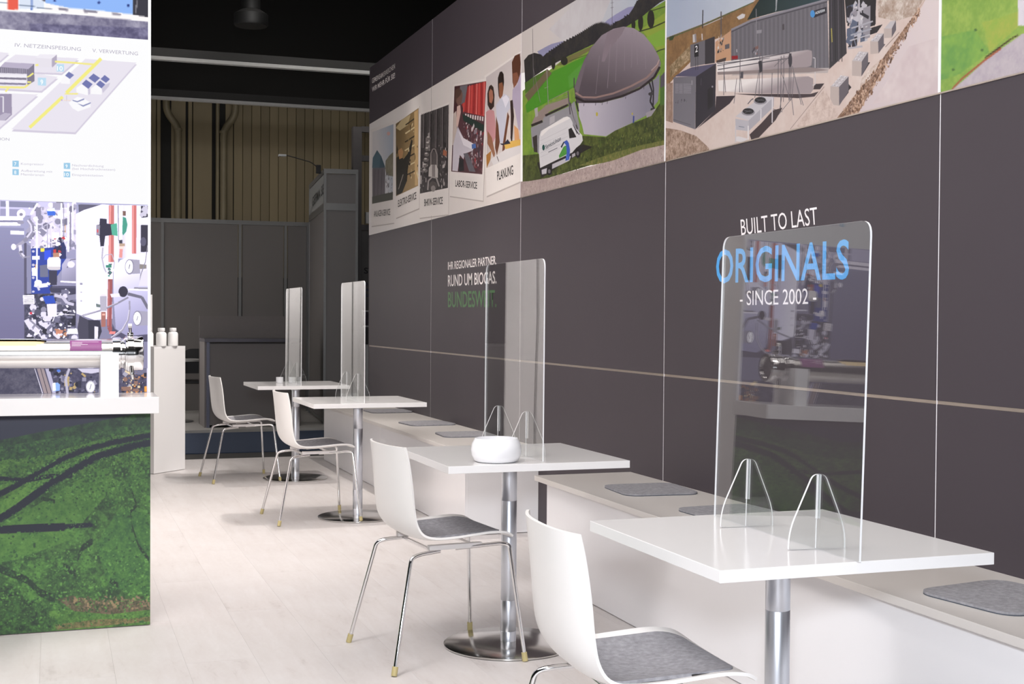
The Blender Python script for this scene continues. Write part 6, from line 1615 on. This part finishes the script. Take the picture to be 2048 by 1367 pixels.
ub = obj('upright_board', nb(-2.25, -1.952, 10.885, 10.900, 1.0148, 1.43), M_dw); tag(ub, 'white upright board on the counter, only its edge showing beside the display', 'board')
ub.rotation_euler = (0, 0, 0)

# ------------------------------------------------------------------ the hall behind
M_hfloor = mat('hall_floor', (0.065, 0.063, 0.06), .6, noise=.15, nscale=3)
tag(obj('floor', nb(-9, 9, 11.72, 22.2, -0.06, -0.035), M_hfloor), kind='structure')
obj('floor_edge_profile', nb(-5.2, .02, 11.70, 11.712, -0.035, 0.0), M_profile, floor)
tag(obj('carpet', nb(-8, 8, 12.48, 14.62, -0.034, -0.027), mat('blue_carpet', (0.036, 0.055, 0.10), .95, noise=.15, nscale=60, bump=.3, bscale=500)), 'dark blue carpet aisle behind the booth', 'carpet')
tag(obj('platform', nb(-6, 6, 14.66, 21.5, -0.034, 0.0), mat('grey_platform', (0.42, 0.41, 0.39), .6, noise=.05, nscale=4)), 'light grey raised platform of the neighbouring stand', 'platform')
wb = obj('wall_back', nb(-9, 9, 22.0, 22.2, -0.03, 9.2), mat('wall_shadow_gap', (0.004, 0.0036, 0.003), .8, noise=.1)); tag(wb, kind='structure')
M_clad = mat('ochre_cladding', (0.17, 0.135, 0.075), .6, noise=.12, nscale=2.5, stretch=(1, 1, .25), rand=.18)
x = 0.19; 
clb = nb(-.0715, .0715, -.03, 0, 1.9, 4.9, .006); clm = bpy.data.meshes.new('cladding_sheet'); clb.to_mesh(clm); clb.free(); clm.materials.append(M_clad)
while x < 2.6:
    o = bpy.data.objects.new('cladding_sheet', clm); COL.objects.link(o); o.location = (x, 22.0, 0); o.parent = wb; x += .148
for a, b, d in ((-1.75, -1.28, .03), (-1.27, -1.13, .04), (-1.12, -1.06, .06), (-.89, -.66, .02), (-.625, -.56, .07), (-.545, -.24, .05), (-.02, .105, .03)):
    obj('cladding_sheet', nb(a, b, 22.0-d, 22.0, 1.9, 4.9, .006), M_clad, wb)
M_pipe = mat('painted_pipe', (0.16, 0.135, 0.085), .5, noise=.12, nscale=4)
for x0, sgn, lb in ((-.79, -1, 'ochre downpipe with an elbow on the hall wall, left one'), (-.062, 1, 'ochre downpipe with an elbow on the hall wall, right one')):
    t = empty('downpipe', (x0, 21.86, 0), lb, 'pipe', 'downpipes on the hall wall')
    bm = bmesh.new(); tube(bm, [(0, 0, -0.03), (0, 0, 4.32), (sgn*.19, 0, 4.56), (sgn*.19, 0, 4.9)], .058, 16, .12); obj('pipe_run', bm, M_pipe, t, smooth=True)
    bm = bmesh.new(); lathe(bm, [(.058, 4.26), (.066, 4.262), (.066, 4.30), (.058, 4.302)], n=20); obj('pipe_collar', bm, M_pipe, t, smooth=True)
bm = bmesh.new(); tube(bm, [(-.155, 21.9, -0.03), (-.155, 21.9, 4.9)], .032, 12, smooth=False); tag(obj('conduit', bm, M_pipe, smooth=True), 'thin vertical conduit on the hall wall between the two downpipes', 'pipe')
tag(obj('ceiling', nb(-9, 9, -3, 22.2, 9.2, 9.3), mat('dark_ceiling', (0.0015, 0.0014, 0.0016), .9, noise=.2, spec=0.0)), kind='structure')
for y in (16.0, 18.9):
    t = empty('cable_tray', (0, y, 4.30), ('nearer' if y < 17 else 'farther')+' long light grey tray hanging across the dark hall', 'cable tray', 'long trays across the hall')
    obj('tray_profile', nb(-6, 6, -.06, .03, -.022, .018), mat('tray_grey', (.5, .5, .49), .5, .0, noise=.04), t)
    obj('tray_channel', nb(-6, 6, -.05, .05, .019, .12), mat('tray_dark', (.016, .015, .014), .6, noise=.08), t)
t = empty('ceiling_unit', (-.73, 14.0, 4.33), 'dark round ventilation unit hanging high in the hall', 'ventilation unit')
bm = bmesh.new(); lathe(bm, [(.17, 0), (.18, .02), (.18, .12), (.12, .16), (.10, .17)], n=28); obj('outlet', bm, mat('dark_duct', (.003, .003, .003), .6, noise=.1), t, smooth=True)
bm = bmesh.new(); lathe(bm, [(.10, .171), (.10, 1.2)], n=24); obj('duct', bm, mat('dark_duct', (0, 0, 0)), t, smooth=True)

# neighbouring stand: partition panels with aluminium profiles
ps = empty('partition_wall', (-.4, 17.3, 0), 'row of darkened white partition panels with aluminium posts behind the dark desk', 'partition')
for a, b in ((-1.75, -1.40), (-1.365, -.43), (-.372, .165), (.225, .47)):
    obj('partition_panel', nb(a+.4, b+.4, -.01, .01, .03, 2.455), M_dim_panel, ps)
for x in (-1.385, -.40, .195, .49): obj('partition_post', nb(x+.4-.018, x+.4+.018, -.022, .022, .0, 2.51), mat('dim_alu', (.19, .19, .187), .4, .5, noise=.04), ps)
obj('top_rail', nb(-1.35, .9, -.02, .02, 2.456, 2.51), mat('dim_alu', 0), ps)
# tower with sign
tw = empty('sign_tower', (.262, 15.05, 0), 'tall grey square exhibition tower with a lettered sign panel', 'tower', rz=math.radians(-5.5))
M_tw = mat('tower_panel', (.155, .145, .14), .5, noise=.03, nscale=1.5)
W_, D_ = .40, 1.95
M_alu = mat('dim_alu', 0)
for z0, z1 in ((.06, 2.50), (2.58, 2.92)):
    obj('tower_panel', nb(.03, W_-.03, .008, .02, z0, z1), M_tw, tw)
    obj('tower_panel', nb(.008, .02, .03, D_-.03, z0, z1), mat('sign_panel', (.27, .28, .275), .5, noise=.02) if z0 > 1 else M_tw, tw)
obj('tower_panel', nb(W_-.02, W_-.008, .03, D_-.03, .06, 2.92), M_tw, tw)
for x, y in ((0, 0), (W_-.03, 0), (0, D_-.03), (W_-.03, D_-.03)): obj('tower_post', nb(x, x+.03, y, y+.03, 0, 2.98), M_alu, tw)
for z in (.03, 2.50, 2.925):
    h = .081 if 1 < z < 2.6 else .055 if z > 1 else .03
    obj('tower_rail', nb(.03, W_-.03, .0, .03, z, z+h), M_alu, tw); obj('tower_rail', nb(0, .03, .03, D_-.03, z, z+h), M_alu, tw)
o = letters('GEFMA SE', (.0065, 1.55, 2.66), (.0065, .08, 2.70), (.0065, 1.55, 2.78), text_mat('23272a'), tw, (-1, 0, 0), bold=1); o['label'] = 'dark sign lettering'
# arm lamp on the tower
t = empty('arm_lamp', (.225, 15.15, 2.985), 'slim arm spotlight projecting left from the top of the grey tower', 'lamp')
bm = bmesh.new(); tube(bm, [(0, 0, -.05), (-.02, 0, .02), (-.10, 0, .075), (-.40, 0, .145)], .006, 8); obj('lamp_arm', bm, M_black, t, smooth=True)
bm = bmesh.new(); box(bm, -.475, -.385, -.03, .03, .125, .148, .005); obj('lamp_head', bm, mat('lamp_grey', (.55, .56, .56), .4, noise=.02), t)
bm = bmesh.new(); box(bm, -.035, .02, -.02, .02, -.055, .045, .006); obj('lamp_clamp', bm, M_black, t)
# grey post frame and lettered wall right of the tower
fr = empty('post_frame', (.86, 16.0, 0), 'grey aluminium post and crossbar frame between tower and dark wall', 'frame')
obj('post', nb(-.055, .055, -.05, .05, 0, 3.62), mat('frame_grey', (.12, .11, .11), .5, .2, noise=.04), fr)
for z in (3.60, 3.24, 2.38): obj('crossbar', nb(.056, .9, -.03, .03, z-.04, z+.03), mat('frame_grey', 0), fr)
obj('hanging_box', nb(.10, .24, -.10, -.04, 2.42, 2.56), mat('box_white', (.5, .49, .48), .5, noise=.03), fr)
nw = obj('lettered_partition', nb(1.03, 3.0, 17.0, 17.05, 0, 2.45), mat('partition_grey', (.15, .14, .138), .6, noise=.04)); tag(nw, 'grey partition with dark lettering at the far end of the dark wall', 'partition')
letters('STAND', (1.189, 16.999, 1.835), (1.60, 16.999, 1.835), (1.189, 16.999, 1.915), text_mat('141216'), nw, (0, -1, 0), bold=1)
for s, z, x1 in (('KARO D', 1.675, 1.285), ('IA  HC', 1.60, 1.285), ('AE TUR', 1.525, 1.285)): letters(s, (1.115, 16.999, z), (x1, 16.999, z), (1.115, 16.999, z+.04), text_mat('2a3f6a'), nw, (0, -1, 0), bold=1)
# things on the little shelf below the lettering
sf = obj('wall_shelf', nb(1.05, 1.5, 16.78, 16.998, 1.10, 1.125), M_tw); tag(sf, 'small shelf on the lettered partition', 'shelf')
pf = empty('picture_frame', (1.19, 16.90, 1.1252), 'framed dark photo leaning on the small shelf', 'picture frame')
obj('frame_board', nb(-.045, .09, .0, .015, 0, .22), M_white_edge, pf); obj('photo', nb(-.03, .08, -.003, -.0002, .02, .20), mat('photo_dark', (.08, .06, .08), .4, noise=.5, nscale=30), pf)
bm = bmesh.new(); lathe(bm, [(.02, 0), (.05, .03), (.045, .09), (.03, .10), (.035, .13), (.02, .165), (.004, .17)], n=20); tb_ = obj('soft_toy', bm, mat('ochre_plush', (.55, .36, .08), .9, noise=.2, nscale=60), None, (1.17, 16.4, .905), smooth=True); tag(tb_, 'small ochre soft toy on the white pedestal', 'toy')
tag(obj('pedestal', nb(1.03, 1.5, 16.2, 16.6, 0, .904), M_white_edge), 'white pedestal in front of the lettered partition', 'pedestal')

# reception desk
dk = empty('reception_desk', (-.57, 14.95, 0), 'dark grey reception desk with raised rear panel across the aisle', 'desk')
M_desk = mat('desk_panel', (.16, .145, .14), .5, noise=.04, nscale=1.3)
obj('front_panel', nb(-.475, .535, .0, .02, .03, .945), M_desk, dk); obj('side_panel', nb(-.53, -.51, .03, .55, .0, .965), M_desk, dk); obj('side_panel', nb(.541, .56, .03, .55, .0, .965), M_desk, dk)
for x in (-.51, ): obj('corner_post', nb(x, x+.034, -.004, .03, 0, .965), mat('post_blue', (.14, .145, .19), .35, .5, noise=.03), dk)
obj('desk_top', nb(-.535, .565, -.03, .56, .966, 1.003), mat('desk_top_dark', (.12, .115, .135), .25, .3, noise=.05), dk)
obj('rear_panel', nb(-.53, .56, .60, .62, .0, 1.26), mat('desk_rear', (.155, .14, .135), .5, noise=.04), dk)
# black chair and white table at the neighbouring stand
t = empty('round_table', (-1.33, 15.9, 0), 'small white round table in the dark, left of the desk', 'table')
bm = bmesh.new(); lathe(bm, [(.29, .72), (.30, .724), (.30, .742), (.29, .745)], n=40); obj('tabletop', bm, mat('dim_white', (.5, .5, .49), .5, noise=.02), t, smooth=True)
bm = bmesh.new(); lathe(bm, [(.2, 0), (.2, .012), (.03, .02), (.025, .715)], n=28); obj('column', bm, M_alu, t, smooth=True)
t = empty('black_chair', (-1.06, 16.0, 0), 'black chair on chrome legs beside the white round table in the dark', 'chair')
obj('seat', nb(-.22, .2, -.22, .22, .455, .49, .012), M_black, t)
bm = bmesh.new(); prism(bm, round_poly([(-.20, .56), (.20, .56), (.17, .86), (-.17, .86)], [.04, .04, .12, .12], 6), 'Y', .20, .222); obj('backrest', bm, M_black, t)
for sx in (-1, 1):
    for sy in (-1, 1):
        bm = bmesh.new(); tube(bm, [(sx*.19, sy*.19, .455), (sx*.215, sy*.215, .0)], .010, 8, smooth=False); obj('leg', bm, M_alu, t, smooth=True)
    bm = bmesh.new(); tube(bm, [(sx*.15, .19, .46), (sx*.15, .215, .62)], .008, 8, smooth=False); obj('back_bracket', bm, M_alu, t, smooth=True)
# unseen white reflector wall, added behind the display to brighten the rear screens
lp = empty('reflector_wall', (-2.75, 15.6, 0), 'added white reflector wall, out of view, mirrored in the two far acrylic screens', 'partition')
for k in range(9): obj('partition_panel', nb(-.01, .01, -3.2+k*.98, -3.2+k*.98+.95, .02, 2.9), M_dw, lp)
for k in range(10): obj('partition_post', nb(-.02, .02, -3.2+k*.98-.028, -3.2+k*.98-.002, 0, 2.95), M_alu, lp)
